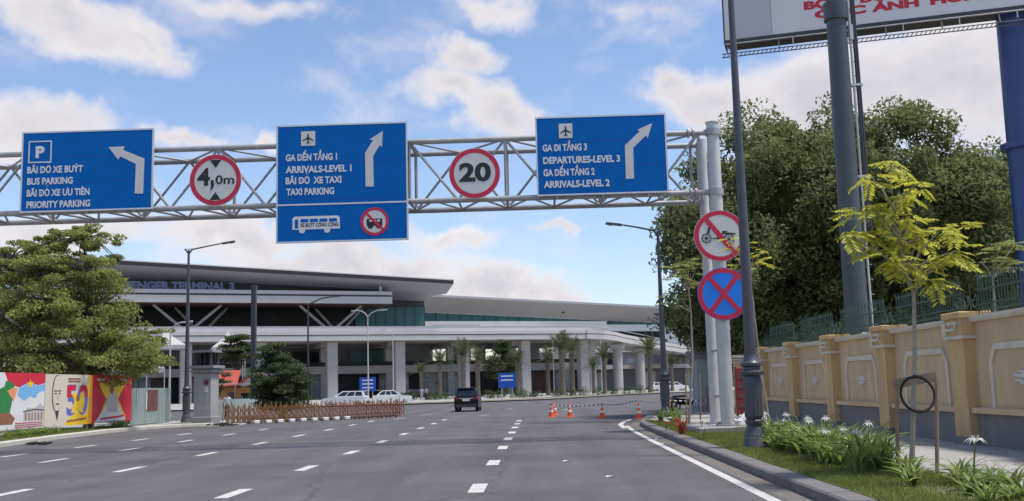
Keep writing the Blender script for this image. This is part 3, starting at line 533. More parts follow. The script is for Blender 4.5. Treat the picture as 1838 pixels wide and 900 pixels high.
# ------------------------------------------------------------------ boundary wall and iron fence
WX, WT, ZP = 9.6, 2.93, .13
wall = thing('boundary_wall', (WX, 20, ZP), 'cream plaster boundary wall with yellow pillars and white mouldings along the sidewalk', 'wall')
Y0s = [7.4+5.22*k for k in range(8)]      # near faces of the pillars
def extr(b, prof, y0, y1): b.prism([(x, y0, z) for x, z in prof], (0, y1-y0, 0)); return b
for i, y0 in enumerate(Y0s):
    y1 = y0+.8
    pl = MB().box(WX-.26, WX+.3, y0, y1, ZP-.05, WT-.02).build('pillar', 'creamy', wall, True)
    MB().box(WX-.3, WX+.32, y0-.03, y1+.03, ZP-.05, ZP+.16).build('foot', 'plinth', pl, True)
    MB().box(WX-.34, WX+.36, y0-.1, y1+.1, 2.44, 2.52).build('capital', 'trim', pl, True)
    MB().box(WX-.31, WX+.34, y0-.06, y1+.06, 2.521, 2.899).build('capital', 'creamy', pl, True)
    MB().box(WX-.36, WX+.3, y1-.1, y1+.1, 2.521, 2.82).build('capital', 'trim', pl, True); MB().box(WX-.36, WX+.3, y0+.12, y0+.24, 2.7, 2.82).build('capital', 'trim', pl, True)
    MB().box(WX-.37, WX+.37, y0+.2, y1+.1, 2.62, 2.69).build('capital', 'trim', pl, True)
    MB().box(WX-.38, WX+.38, y0+.05, y1-.25, 2.76, 2.83).build('capital', 'trim', pl, True)
    MB().bbox(WX-.36, WX+.38, y0-.1, y1+.1, 2.9, 3.04, .02).build('cap', 'creamy', pl, True)
    if i == len(Y0s)-1: continue
    a, e = y1, Y0s[i+1]
    MB().box(WX, WX+.25, a, e, ZP-.05, WT-.13).build('wall_panel', 'cream', wall, True)
    MB().box(WX-.07, WX-.001, a, e, ZP-.05, .82).build('plinth', 'plinth', wall, True)
    MB().bbox(WX-.2, WX+.0-.002, a+.02, e-.02, .82, .94, .015).build('ledge', 'cream', wall, True)
    b = MB(); extr(b, [(WX-.1,WT-.13),(WX-.14,WT-.07),(WX-.14,WT),(WX+.3,WT),(WX+.3,WT-.13)], a, e); b.build('coping', 'trim', wall, True)
    # moulding: open frame with clipped upper corners, standing on the ledge
    c0, c1, zt, w, ch = a+.72, e-.72, 2.3, .14, .36
    outer = [(c0,.94),(c0,zt-ch),(c0+ch*.8,zt),(c1-ch*.8,zt),(c1,zt-ch),(c1,.94)]
    inner = [(c0+w,.94),(c0+w,zt-ch-.04),(c0+ch*.8+.05,zt-w),(c1-ch*.8-.05,zt-w),(c1-w,zt-ch-.04),(c1-w,.94)]
    b = MB(); n = 6; V = [(WX-.045, y, z) for y, z in outer]+[(WX-.045, y, z) for y, z in inner]+[(WX-.001, y, z) for y, z in outer]+[(WX-.001, y, z) for y, z in inner]; F = []
    for k in range(n-1): F += [(k,k+1,n+k+1,n+k),(k,2*n+k,2*n+k+1,k+1),(n+k,n+k+1,3*n+k+1,3*n+k)]
    b.add(V, F); b.build('moulding', 'trim', wall, True)
    # white relief plaque: a scroll of overlapping lobes
    b = MB(); ym, zm = (a+e)/2, 1.56
    for dy, dz, ry, rz in [(-.3,.03,.16,.05),(-.14,.09,.22,.06),(.05,.04,.26,.055),(.2,-.05,.2,.05),(.0,-.1,.2,.05),(-.16,-.04,.16,.05),(.3,.06,.12,.045),(.1,.13,.14,.04)]:
        V = []; nn, mm_ = 10, 5
        for q in range(mm_):
            ph = q/(mm_-1)*math.pi/2
            for k in range(nn): V.append((WX-.002-.07*math.sin(ph), ym+dy+ry*math.cos(ph)*math.cos(2*math.pi*k/nn), zm+dz+rz*math.cos(ph)*math.sin(2*math.pi*k/nn)))
        b.add(V, [(q*nn+k, q*nn+(k+1) % nn, (q+1)*nn+(k+1) % nn, (q+1)*nn+k) for q in range(mm_-1) for k in range(nn)])
    b.build('relief', 'relief', wall, True, True)
fen = thing('iron_fence', (WX+.12, 20, WT), 'green iron spear fence along the top of the cream wall', 'fence')
for i, y0 in enumerate(Y0s[:-1]):
    a, e = y0+.8, Y0s[i+1]
    for z, r in ((3.05,.018),(3.18,.014),(3.5,.018)): MB().box(WX+.1, WX+.1+2*r, a+.02, e-.02, z-r, z+r).build('rail', 'greeniron', fen, True)
q = MB(); q.box(-.008,.008,-.008,.008,0,.8); q.add([(-.02,0,.8),(0,-.02,.8),(.02,0,.8),(0,.02,.8),(0,0,.95)], [(0,1,4),(1,2,4),(2,3,4),(3,0,4)]); bar_me = q.mesh('greeniron')
q = MB()
for k in range(10):
    a0, a1 = k*.6, (k+1)*.6; q.tube((0,.055*math.cos(a0)*(1-k*.05),.09+.08*math.sin(a0)), (0,.055*math.cos(a1)*(1-k*.05),.09+.08*math.sin(a1)), .007, .007, 4, False)
scr_me = q.mesh('greeniron')
q = MB()
for k in range(16):
    an = k*.44+.2; rr = .02+.013*k
    q.tube((0,rr*math.cos(an),.3+rr*math.sin(an)), (0,(rr+.013)*math.cos(an+.44),.3+(rr+.013)*math.sin(an+.44)), .014, .014, 5, False); q.tube((0,-.35-rr*math.cos(an)*.8,.22+rr*math.sin(an)*.8), (0,-.35-(rr+.013)*math.cos(an+.44)*.8,.22+(rr+.013)*math.sin(an+.44)*.8), .014, .014, 5, False)
q.tube((0,-.17,0),(0,-.17,.62),.016,.01,5); big_me = q.mesh('greeniron')
ML = fen.location
for i, y0 in enumerate(Y0s[:-1]):
    a, e = y0+.8, Y0s[i+1]; n = 30
    if e < 17: continue
    for k in range(n):
        o = link('bar', bar_me, fen); o.location = (WX+.115-ML.x, a+.1+(e-a-.2)*k/(n-1)-ML.y, .0); o.rotation_euler = (rnd.uniform(-.02,.02), rnd.uniform(-.02,.02), 0)
        if k % 6 == 3 and y0 < 30: o = link('scroll', scr_me, fen); o.location = (WX+.11-ML.x, a+.16+(e-a-.2)*k/(n-1)-ML.y, .13)
for y0 in Y0s[2:]:
    for dy in (.15, .62):
        o = link('pillar_scroll', big_me, fen); o.location = (WX+.05-ML.x, y0+dy+.2-ML.y, .1)

# ------------------------------------------------------------------ billboard and poles
def bbp(px, py): 
    f = (px-1302)/(1838-1302); return f
A = aty(1302, 78, 44.5); Bq = aty(1838, 17, 41.3)
ZB = A.z; ux = Vector((Bq.x-A.x, Bq.y-A.y, 0)).normalized(); un = Vector((ux.y, -ux.x, 0))   # un points to the camera
W_, H_, T_ = 17., 7., 1.2
bb = thing('billboard', (A.x, A.y, ZB), 'big white billboard with red lettering high on a blue post', 'billboard', rz=math.atan2(ux.y, ux.x))
# local frame: x along the face, y into the board, z up
MB().box(0, W_, .02, T_, .12, H_).build('box', 'bbgrey', bb)
MB().box(2.05, W_, -.012, .018, .12, H_).build('printed_face', 'bbface', bb)
MB().box(.28, 2.03, -.012, .018, .12, H_).build('face_sheet', 'bbgrey', bb)
MB().box(.0, .26, -.012, .018, .12, H_).build('face_sheet', 'bbface', bb)
MB().box(-.06, 0-.001, -.04, T_+.02, -.05, H_+.05).build('edge_frame', 'termdark', bb)
MB().box(0, W_, -.05, .1, -.12, .118).build('bottom_frame', 'termdark', bb)
MB().box(.1, W_, .2, T_-.05, -.02, .1).build('underside', 'termdark', bb)
MB().tube((0,-.16,-.12), (W_,-.16,-.12), .035, .035, 6).build('front_rail', 'galv', bb)
k = 0
for x in (2.9, 5.2, 7.4, 9.6, 11.8): MB().bar((x,-.16,-.15), (x,-.16,-.42), .05).build('rail_bracket', 'alu', bb)
for y in (-.4, .5):
    b = MB(); b.tube((-.15,y,-.62), (W_,y,-.62), .025, .025, 5); b.tube((-.15,y,-.78), (W_,y,-.78), .025, .025, 5)
    for j in range(95): b.bar((-.1+j*.18,y,-.78), (.02+j*.18,y,-.62), .03)
    b.build('catwalk_truss', 'termdark', bb) if y < 0 else None
for j in range(7):
    for y in (-.4,): MB().bar((.1+j*2.2,y,-.62), (.1+j*2.2,y+.3,-.1), .05).build('hanger', 'termdark', bb)
def bbtext(body, x0, x1, z, cap): lettering(body, 'bbred', bb, (x0, -.02, z), (1,0,0), (0,0,1), x1-x0, cap, .06)
lx = lambda px, py: (bb_ray(px, py))
def bb_ray(px, py):
    d = ray(px, py); n = un; p0 = A; t = ((p0-CC).dot(n))/d.dot(n); P = CC+d*t; return ((P-A).dot(ux), P.z-ZB)
c0 = bb_ray(1443, 18); c1 = bb_ray(1492, 16); cu = bb_ray(1445, 6)
bbtext('BỘ', c0[0], c1[0], c0[1], (cu[1]-c0[1])*1.1)
c2 = bb_ray(1542, 8); c3 = bb_ray(1600, 2); bbtext('ĐỘI', c2[0], c3[0], c0[1], (cu[1]-c0[1])*1.1)
d0 = bb_ray(1462, 34); d1 = bb_ray(1555, 25); dc = bb_ray(1462, 21)
bbtext('CÁC', d0[0], d1[0], d0[1], (dc[1]-d0[1])); e0 = bb_ray(1565, 24); e1 = bb_ray(1650, 14); bbtext('ANH', e0[0], e1[0], d0[1], dc[1]-d0[1])
f0 = bb_ray(1670, 10); f1 = bb_ray(1795, 2); bbtext('HÙNG', f0[0], f1[0], d0[1], dc[1]-d0[1])
pb = aty(1822, 40, 41.6)       # blue post under the board
px_, py_ = pb.x+.15, 42.2
M = ROOTM[bb.name]; c = M @ Vector((px_, py_, 0))
b = MB(); b.tube((c.x,c.y,-ZB), (c.x,c.y,-.02), .66, .6, 24); pst = b.build('post', 'bluepaint', bb, smooth=True)
zf = aty(1815, 262, 42).z-ZB
MB().lathe([(.62,-.12),(.86,-.12),(.86,-.02),(.86,.04),(.86,.12),(.62,.12)], (c.x,c.y,zf), 24).build('flange', 'bluepaint', pst)
# dark grey post standing nearer than the billboard
q = aty(1533, 500, 38.); q2 = aty(1510, 20, 38.)
pole = thing('billboard_post', (q.x, 38., .0), 'thick dark grey post with a bolted collar, in front of the billboard and dark trees', 'post')
zc = q2.z
MB().tube((0,0,-.02), (0,0,zc-.25), .45, .36, 24).build('lower_tube', 'greypaint', pole, smooth=True)
MB().lathe([(.36,zc-.4),(.45,zc-.38),(.45,zc+.3),(.38,zc+.34)], n=24).build('collar', 'greypaint', pole)
MB().tube((0,0,zc+.3), (0,0,zc+7), .33, .3, 24).build('upper_tube', 'greypaint', pole, smooth=True)
for dx, r, z0 in ((.5,.045,2.5),(.62,.06,7.2),(.7,.05,6.8)): MB().path([Vector((dx+.03,-.1,z0)), Vector((dx,-.1,z0+3)), Vector((dx-.08,-.1,zc+6))], [r]*3, 6).build('conduit', 'darksteel' if dx > .6 else 'alu', pole)
for z in (9.0, 12.5): MB().box(.3, .78, -.16, .06, z, z+.09).build('clamp', 'alu', pole)
MB().box(.42, .55, -.2, 0, zc-1.2, zc-.6).build('junction_box', 'alu', pole)
for k in range(22): MB().tube((.5,-.12,3+k*.55), (.66,-.12,3+k*.55), .014, .014, 4).build('rung', 'darksteel', pole)

# ------------------------------------------------------------------ trees
def limbs(b, base, tips, r0, split=.45):
    base = Vector(base)
    for t in tips:
        t = Vector(t); mid = base.lerp(t, .5)+Vector((rnd.uniform(-.25,.25), rnd.uniform(-.25,.25), rnd.uniform(.0,.4)))
        b.path([base, mid, t], [r0, r0*.6, r0*.18], 6)
def broad_tree(base, fork, ells, nclump, per, leaf, label, m='leafdark', tr=.3, cr=(.7,1.25), group=None, name='broadleaf_tree', flat=.8, up=.35, inner=.5):
    t = thing(name, base, label, 'tree', group); bv = Vector(base)
    cs = []; rs = []
    for (c, r) in ells:
        n = int(nclump*(r[0]*r[2])/sum(e[1][0]*e[1][2] for e in ells))
        for k in range(n):
            d = nr.normal(size=3); d /= np.linalg.norm(d); s = nr.uniform(inner, 1.)**.6; s *= 1+.12*math.sin(5*d[0]+3*d[2]+c[0])
            cs.append((c[0]+d[0]*r[0]*s, c[1]+d[1]*r[1]*s, c[2]+d[2]*r[2]*s)); rs.append(nr.uniform(*cr))
    V, F = leaf_quads(balls(cs, rs, per, flat), leaf, up); np_mesh('crown', V, F, m, t, origin=base)
    b = MB(); f = Vector(fork); b.path([bv, bv.lerp(f, .5)+Vector((.1,.05,0)), f], [tr*1.35, tr*1.05, tr*.9], 10)
    idx = list(range(len(cs))); rnd.shuffle(idx); limbs(b, f, [cs[i] for i in idx[:14]], tr*.55)
    b.build('trunk', 'bark', t, True, True)
    return t
broad_tree((13.4,52.,0), (13.0,52,4.2), [((11.3,52,9.2),(4.6,4.5,5.4)),((9.2,51,7.6),(3.1,3.5,3.6)),((14.6,52,9.6),(3.6,4,4.6)),((11.0,53,4.6),(4.6,4,2.4))], 430, 210, .25, 'dark broadleaf tree behind the gantry column and tall lamp post', tr=.38)
broad_tree((18.8,50.5,0), (18.6,50.5,4.), [((17.6,50.5,9.6),(4.6,4.5,5.2)),((20.8,50.5,8.7),(4.0,4,4.5)),((18.,51,5.2),(5.5,4,2.6))], 430, 210, .25, 'dark broadleaf tree behind the yellow leafed sapling and blue post', tr=.36)
broad_tree((15.8,60.,0), (15.8,60,4.5), [((16.6,60,11.4),(5.2,4,6.0)),((15.6,60,4.5),(8.5,3.5,3.))], 360, 190, .28, 'dark tree seen between the two bigger crowns behind the grey post', tr=.35)
broad_tree((24.,58.,0), (24.,58,4.), [((24.,58,7.5),(5.,4,5.)),((23.,58,3.),(6.,3,2.6))], 220, 170, .32, 'lower dark tree behind the blue billboard post', tr=.3)
for k, (x, y, r, l) in enumerate([(12.2,44.5,1.5,'dark shrub behind the fence next to the wall end'),(15.4,46,1.9,'dark shrub behind the fence beside the grey post'),(19.4,45,1.9,'dark shrub behind the fence below the blue post'),(22.4,42,1.8,'dark shrub behind the fence at the picture edge')]):
    t = thing('shrub', (x,y,0), l, 'shrub', 'shrubs behind the iron fence'); cs = [(x+rnd.uniform(-1,1)*r, y+rnd.uniform(-1,1), rnd.uniform(.5,3.6)) for j in range(22)]
    V, F = leaf_quads(balls(cs, [.8]*22, 120), .2); np_mesh('foliage', V, F, 'leafbush', t, origin=(x,y,0)); b = MB(); limbs(b, (x,y,0), cs[:8], .07); b.build('stem', 'bark', t, True)
t = thing('parked_truck', (14.1,38.5,0), 'pale vehicle roof just visible behind the green iron fence', 'vehicle')
MB().bbox(-2.6,2.6,-1.1,1.1,1.2,3.25,.15).build('body', 'carwhite', t); MB().box(-2.2,2.2,-1.12,-1.101,2.4,2.9).build('window', 'carglass', t); MB().box(-2.6,2.6,-1.05,1.05,.45,1.2).build('chassis', 'termdark', t)
for x in (-1.7,1.7):
    for y in (-1.1,.85):
        w = MB().tube((x,y,.45),(x,y+.25,.45),.45,.45,18).build('wheel','rubber',t); MB().tube((x,y-.01,.45),(x,y+.26,.45),.2,.2,12).build('rim','chrome',w)

def spray_tree(base, tiers, label, m, leaf, per, trunk, name='layered_tree', group=None, dens=1., bark='bark', seedflat=.22):
    """open tree with flat horizontal sprays: tiers = (cx, cy, z, spread, count, disc radius)"""
    t = thing(name, base, label, 'tree', group); b = MB(); b.path([Vector(p) for p in trunk[0]], trunk[1], 9); pts = []; rs = []
    tp = [Vector(p) for p in trunk[0]]
    for cx, cy, z, sp, n, dr in tiers:
        for k in range(n):
            an = rnd.uniform(0, 2*math.pi); rr = sp*math.sqrt(rnd.uniform(.03, 1)); p = (cx+rr*math.cos(an), cy+rr*math.sin(an)*.8, z+rnd.uniform(-.35,.35)-.06*rr*rr*.5)
            pts.append(p); rs.append(dr*rnd.uniform(.65,1.2))
            a = min(tp, key=lambda q: abs(q.z-(z-.5))); b.path([a, a.lerp(Vector(p), .55)+Vector((0,0,.25)), Vector(p)], [.05,.035,.012], 5)
    V, F = leaf_quads(balls(pts, rs, per, seedflat), leaf, .8); np_mesh('crown', V, F, m, t, origin=base)
    b.build('trunk', bark, t, True, True); return t
tb = (-22.4, 51., .13)
spray_tree(tb, [(-23.4,51,2.9,3.3,26,.75),(-23.0,50.6,3.7,4.2,42,.8),(-23.1,50.6,4.5,4.1,44,.8),(-23.2,50.6,5.3,3.7,40,.8),(-23.5,50.6,6.1,3.4,38,.78),(-23.7,50.8,6.9,3.2,36,.75),(-23.7,51,7.7,3.0,32,.72),(-23.6,51,8.4,2.8,24,.62),(-23.4,51,9.2,2.4,20,.45),(-23.2,51,10.0,2.2,18,.4),(-20.6,50.4,3.6,1.9,10,.65)],
  'big layered green tree behind the painted murals', 'leafmid', .17, 150, ([tb,(-22.3,51,3),(-22.35,51,5.5),(-22.6,51,7.6),(-22.9,51,9.6)], [.22,.18,.13,.09,.03]), seedflat=.42)
spray_tree((-27.8,52.5,.13), [(-27.0,52.5,z,3.,16,.85) for z in (3,4.,5.,6.,7.,8.)]+[(-26.6,52,8.8,2.4,14,.7),(-26.3,52,9.5,2.0,12,.6)], 'green tree at the picture edge behind the murals', 'leafmid', .19, 170, ([(-27.8,52.5,.13),(-27.7,52.5,4),(-27.6,52.5,8.5)], [.2,.14,.04]))
p = gnd(507, 738, 0); p = Vector((p.x*.72, p.y*.72, 0))
spray_tree(p, [(p.x+dx,p.y,z,s,n,.8) for dx,z,s,n in ((0,.9,1.5,12),(0,1.6,1.9,18),(-.2,2.4,1.9,18),(-.3,3.2,1.6,14),(-.5,3.9,1.1,9),(-.6,4.5,.5,4))], 'low drooping dark green tree beside the orange house', 'leafbush', .17, 260, ([p,p+Vector((0,0,2)),p+Vector((-.4,0,4.3))], [.12,.09,.03]), name='drooping_tree', seedflat=.3)
q = aty(425, 720, 92); base = Vector((q.x, 92, 0))
spray_tree(base, [(base.x,92,5.0,1.6,12,.9),(base.x+.3,92,5.8,1.9,14,.9),(base.x,92,6.5,1.2,8,.8)], 'small green tree above the red tiled house', 'leafbush', .22, 200, ([base,base+Vector((0,0,3.4)),base+Vector((0,0,6.4))], [.14,.1,.03]), name='small_tree')
q = aty(384, 720, 70)
spray_tree((q.x+.4,70,0), [(q.x+.3,70,2.2,.9,6,.5),(q.x+.3,70,2.7,.7,5,.5)], 'thin young tree behind the grey stone gate pillar', 'leafbush', .16, 90, ([(q.x+.4,70,0),(q.x+.4,70,1.8),(q.x+.3,70,2.8)], [.05,.04,.015]), name='young_tree')
q = aty(232, 700, 58)
spray_tree((q.x,58,.1), [(q.x+.3,58,4.4,1.4,9,.7),(q.x+.8,58,3.6,1.3,8,.7),(q.x+1.3,58,5.1,.8,4,.6)], 'slender tree beside the layered tree, above the hoarding', 'leafmid', .17, 160, ([(q.x,58,.1),(q.x+.2,58,2.6),(q.x+.5,58,4.8)], [.08,.06,.02]), name='young_tree')
q = aty(905, 700, 172)
spray_tree((q.x,172,.14), [(q.x,172,z,s,n,1.3) for z,s,n in ((3.6,2.2,10),(5,2.7,14),(6.4,2.2,12),(7.8,1.3,8),(8.8,.5,3))], 'round green tree right behind the small blue road sign', 'leafbush', .35, 170, ([(q.x,172,.14),(q.x,172,4),(q.x,172,8)], [.2,.15,.05]), name='round_tree', seedflat=.55)

# saplings with feathery yellow-green leaves
def feather(b, p, d, L_, n=7):
    d = Vector(d).normalized(); side = d.cross(Vector((0,0,1)))
    if side.length < .1: side = Vector((1,0,0))
    side.normalize(); upv = side.cross(d)
    for k in range(n):
        f = (k+1)/(n+.5); c = p+d*L_*f-Vector((0,0,.10*L_*f*f*2))
        ll = L_*.42*(1-.45*abs(f-.45)); wd = ll*.42
        for s in (-1, 1):
            tip = c+(side*s*.82+d*.5).normalized()*ll-Vector((0,0,ll*rnd.uniform(.1,.45))); m_ = c.lerp(tip, .5)
            w = (d*.8-side*s*.4)*wd*.5
            b.add([c, m_+w+upv*.006, tip, m_-w+upv*.006], [(0,1,2,3)])
def sapling(base, joints, clusters, label, m='leafyellow', nleaf=7, L_=.34, spread=.26, r0=.045, bark='palebark', droop=False):
    t = thing('sapling', base, label, 'tree', 'young street trees'); b = MB(); J = [Vector(p) for p in joints]
    b.path([Vector(base)]+J, [r0]+[r0*(1-.2*(k+1)) for k in range(len(J))], 8); lb = MB()
    for c in clusters:
        c = Vector(c); a = min(J, key=lambda q: (q-c).length+max(0, q.z-c.z+.3)*2)
        if a.z > c.z-.1: a = J[0]
        b.path([a, a.lerp(c, .5)+Vector((0,0,.06)), c], [r0*.5, r0*.36, .006], 5)
        for k in range(nleaf):
            an = rnd.uniform(0, 6.283); d = Vector((math.cos(an), math.sin(an), rnd.uniform(-.75,.3) if droop else rnd.uniform(-.15,.35))); feather(lb, c+d*rnd.uniform(0,spread)*.5+Vector((0,0,rnd.uniform(-.1,.08))), d, L_*rnd.uniform(.7,1.15))
    b.build('trunk', bark, t, True, True); lb.build('crown', m, t, True); return t
YT = 16.2
cl = [(1551,310),(1599,289),(1651,323),(1612,338),(1553,366),(1580,370),(1633,385),(1534,412),(1497,416),(1629,406),(1568,425),(1655,423),(1700,408),(1733,399),(1740,444),(1585,455),(1684,495),(1667,467),(1610,430),(1720,450),(1615,460),(1525,370)]
sb = Vector((5.62, YT, .15))
sapling(sb, [aty(1642,640,YT), aty(1640,525,YT), aty(1627,490,YT+.1), aty(1622,440,YT+.1), aty(1606,380,YT+.15), aty(1600,330,YT+.1)], [aty(1625+(x-1625)*.84, y+6, YT+rnd.uniform(-.4,.45)) for x, y in cl], 'yellow green sapling tied between wooden stakes with a tyre hung on it', nleaf=9, L_=.35, spread=.16, droop=True)
YB = 36.
sapling((5.05,YB,.14), [aty(1243,640,YB), aty(1240,560,YB), aty(1236,520,YB)], [aty(x, y, YB+rnd.uniform(-.6,.6)) for x, y in ((1205,500),(1220,480),(1240,490),(1215,530),(1235,470),(1250,510),(1200,545),(1228,505),(1252,478))], 'thin sapling beside the gantry columns', 'leafmid', 7, .5, .4)
YC = 27.5
sapling((6.0,YC,.14), [aty(1362,640,YC), aty(1352,540,YC), aty(1345,500,YC)], [aty(x, y, YC+rnd.uniform(-.5,.5)) for x, y in ((1308,447),(1320,462),(1352,466),(1366,452),(1330,480),(1312,430),(1372,470),(1345,440))], 'sapling behind the tall lamp post, leaves over the cart sign', 'leafyellow', 5, .3, .25, .03)
YD = 24.
sapling((10.9,YD+1,.1), [aty(1785,560,YD+1.), aty(1782,500,YD+1.)], [aty(x, y, YD+1+rnd.uniform(-.5,.5)) for x, y in ((1760,470),(1785,455),(1805,470),(1775,490),(1822,440),(1812,480),(1795,440))], 'young leafy tree behind the fence, beside the blue post', 'leafmid', 8, .4, .35)
# stakes, crossbar and tyre of the nearest sapling
for x, dy, l in ((1612,.35,'wooden stake holding the yellow sapling, nearer the lamp post'),(1683,.25,'wooden stake holding the yellow sapling, nearer the picture edge')):
    a, c = aty(x, 862, YT+dy), aty(x-2, 690, YT+dy); t = thing('tree_stake', (a.x, a.y, .13), l, 'stake', 'sapling stakes'); b = MB(); b.tube((0,0,-.02), (c.x-a.x, 0, c.z-.1), .034, .03, 8); b.build('post', 'wood', t, smooth=True)
    MB().tube((c.x-a.x-.002,0,c.z-.1), (c.x-a.x,0,c.z-.06), .03, .018, 8).build('sawn_tip', 'wood', t)
a, c = aty(1603, 690, YT+.3), aty(1680, 676, YT+.3)
t = thing('stake_crossbar', a, 'wooden crossbar nailed to the sapling stakes', 'crossbar'); MB().bar((0,0,0), c-a, .05, .15).build('plank', 'wood', t)
for f in (.1, .9): MB().tube((c-a)*f+Vector((0,-.04,0)), (c-a)*f+Vector((0,.0,0)), .012, .012, 6).build('nail', 'galv', t)
c = aty(1647, 708, YT-.12); t = thing('hanging_tyre', c, 'thin dark tyre hung on the yellow sapling trunk', 'tyre')
b = MB(); n, k_ = 36, 8; V = [((.265+.022*math.cos(2*math.pi*j/k_))*math.cos(2*math.pi*i/n)*.96, .022*math.sin(2*math.pi*j/k_)+.05*math.sin(2*math.pi*i/n), (.265+.022*math.cos(2*math.pi*j/k_))*math.sin(2*math.pi*i/n)) for i in range(n) for j in range(k_)]
b.add(V, [(i*k_+j, ((i+1) % n)*k_+j, ((i+1) % n)*k_+(j+1) % k_, i*k_+(j+1) % k_) for i in range(n) for j in range(k_)]); b.build('tread', 'rubber', t, smooth=True)
MB().path([Vector((-.05,0,.25)), Vector((0,.08,.3)), Vector((.05,0,.25))], [.008]*3, 5).build('tie', 'gatedark', t)
for i, (x, dx) in enumerate(((1233,0),(1258,.0))):
    a = aty(x, 770, YB-.4); t = thing('tree_stake', (a.x, YB-.4, .13), ['thin stake left of the sapling beside the gantry','thin stake between that sapling and the gantry column'][i], 'stake', 'sapling stakes'); MB().tube((0,0,0),(.04,0,1.75),.03,.025,7).build('post','wood',t); MB().tube((.04,0,1.75),(.04,0,1.79),.025,.012,7).build('sawn_tip','wood',t)

# ------------------------------------------------------------------ lilies, grass, small plants
def lily_mesh(seed, n=26, L0=.75):
    r = random.Random(seed); b = MB()
    for k in range(n):
        an = r.uniform(0, 6.283); lean = r.uniform(.25, 1.05); L_ = L0*r.uniform(.6, 1.15); w = r.uniform(.028, .045); p = Vector((r.uniform(-.1,.1), r.uniform(-.1,.1), 0)); d = Vector((math.cos(an), math.sin(an), 0)); s = Vector((-d.y, d.x, 0)); V = []; m = 5
        for j in range(m+1):
            f = j/m; q = p+d*(L_*lean*f*f*.9+.05*f)+Vector((0,0,L_*(f-lean*.42*f*f*f))); ww = w*(1-f**3)*(.6+.8*f*(1-f)*2)
            V += [q-s*ww, q+Vector((0,0,-.012)), q+s*ww]
        b.add(V, [(3*j+a, 3*j+a+1, 3*j+a+4, 3*j+a+3) for j in range(m) for a in (0, 1)])
    return b.mesh('lily')
def flower_mesh(seed, h):
    r = random.Random(seed); b = MB(); b.path([Vector((0,0,0)), Vector((.02,0,h*.6)), Vector((.05,0,h))], [.012,.01,.009], 5); st = b.mesh('stem'); b = MB()
    for k in range(10):
        an = k*.628+r.uniform(-.2,.2); d = Vector((math.cos(an), math.sin(an), 0)); s = Vector((-d.y, d.x, 0)); c = Vector((.05,0,h)); e = r.uniform(.1,.15)
        b.add([c-s*.006, c+s*.006, c+d*e*.5+Vector((0,0,.06))+s*.012, c+d*e+Vector((0,0,-.01+r.uniform(-.03,.04))), c+d*e*.5+Vector((0,0,.06))-s*.012], [(0,1,2,3,4)])
        b.tube(c, c+d*.04+Vector((0,0,.1)), .004, .003, 4)
    return st, b.mesh('petal')
LM = [lily_mesh(s) for s in range(5)]; FM = [flower_mesh(s, h) for s, h in ((1,.62),(2,.7),(3,.55))]
spots = []
for k in range(34):
    y = 16.7+k*.235; spots.append((5.22+.10*math.sin(k*1.7)+rnd.uniform(-.32,.32)+(.0 if k > 6 else .1), y, rnd.uniform(.8,1.2)))
for x, y, s in spots:
    t = thing('spider_lily', (x, y, .14), 'leafy green spider lily clump in the verge bed below the tall lamp post', 'plant', 'spider lilies in the verge bed', rz=rnd.uniform(0,6)); o = link('leaves', rnd.choice(LM), t); o.scale = (s, s, s*rnd.uniform(.8,1.1))
    if rnd.random() < .28:
        f = rnd.choice(FM); fs = link('flower_stem', f[0], t); fl = link('flower', f[1], fs); fs.location = (rnd.uniform(-.15,.15), rnd.uniform(-.15,.15), 0)
for x, y, s in ((5.35,13.4,.8),(5.75,12.9,.9),(5.95,13.6,.8),(6.25,13.1,.95),(6.05,12.3,.8),(5.5,12.6,.6),(5.05,14.6,.7),(5.75,14.6,.75),(5.3,15.3,.8),(6.0,15.2,.8),(5.15,12.4,.7),(5.85,13.9,.75),(5.45,15.9,.9)):
    t = thing('spider_lily', (x, y, .14), 'spider lily clump at the bottom corner of the picture', 'plant', 'spider lilies in the corner', rz=rnd.uniform(0,6)); o = link('leaves', rnd.choice(LM), t); o.scale = (s*.9, s*.9, s*.72)
t = thing('spider_lily', (5.62, 13.9, .14), 'single white spider lily flower on a bare stalk in front of the wall', 'plant'); fs = link('flower_stem', FM[1][0], t); fl = link('flower', FM[1][1], fs); fs.scale = (1.25,1.25,.9); o = link('leaves', LM[2], t); o.scale = (.6,.6,.45)
for x, y, s in ((4.75,38.6,.9),(5.1,39.6,.9),(4.6,40.3,.8),(4.9,37.6,.7)):
    t = thing('spider_lily', (x, y, .14), 'green leaf clump at the verge tip beside the red leafed plant', 'plant', 'leaf clumps at the verge tip', rz=rnd.uniform(0,6)); o = link('leaves', rnd.choice(LM), t); o.scale = (s, s, s*1.1)
rl = lily_mesh(9, 17, .95).copy(); rl.materials.clear(); rl.materials.append(MT['redleaf'])
p = gnd(1226, 781, .14); t = thing('red_cordyline', p, 'spiky red leafed plant near the verge tip', 'plant'); o = link('leaves', rl, t); o.scale = (.95,.95,.8); MB().tube((0,0,0),(0,0,.15),.03,.02,6).build('stem','bark',t)
for i, (x, y) in enumerate(((1200,768),(1258,778),(1262,790),(1195,775))):
    p = gnd(x, y, .15); t = thing('white_flower', p, ['white flower beside the red plant, road side','white flower between red plant and gantry plinth','low white flower by the gantry plinth','low white flower at the verge kerb'][i], 'plant'); f = FM[i % 3]; fs = link('flower_stem', f[0], t); fs.scale = (1.3,1.3,.5); link('flower', f[1], fs)
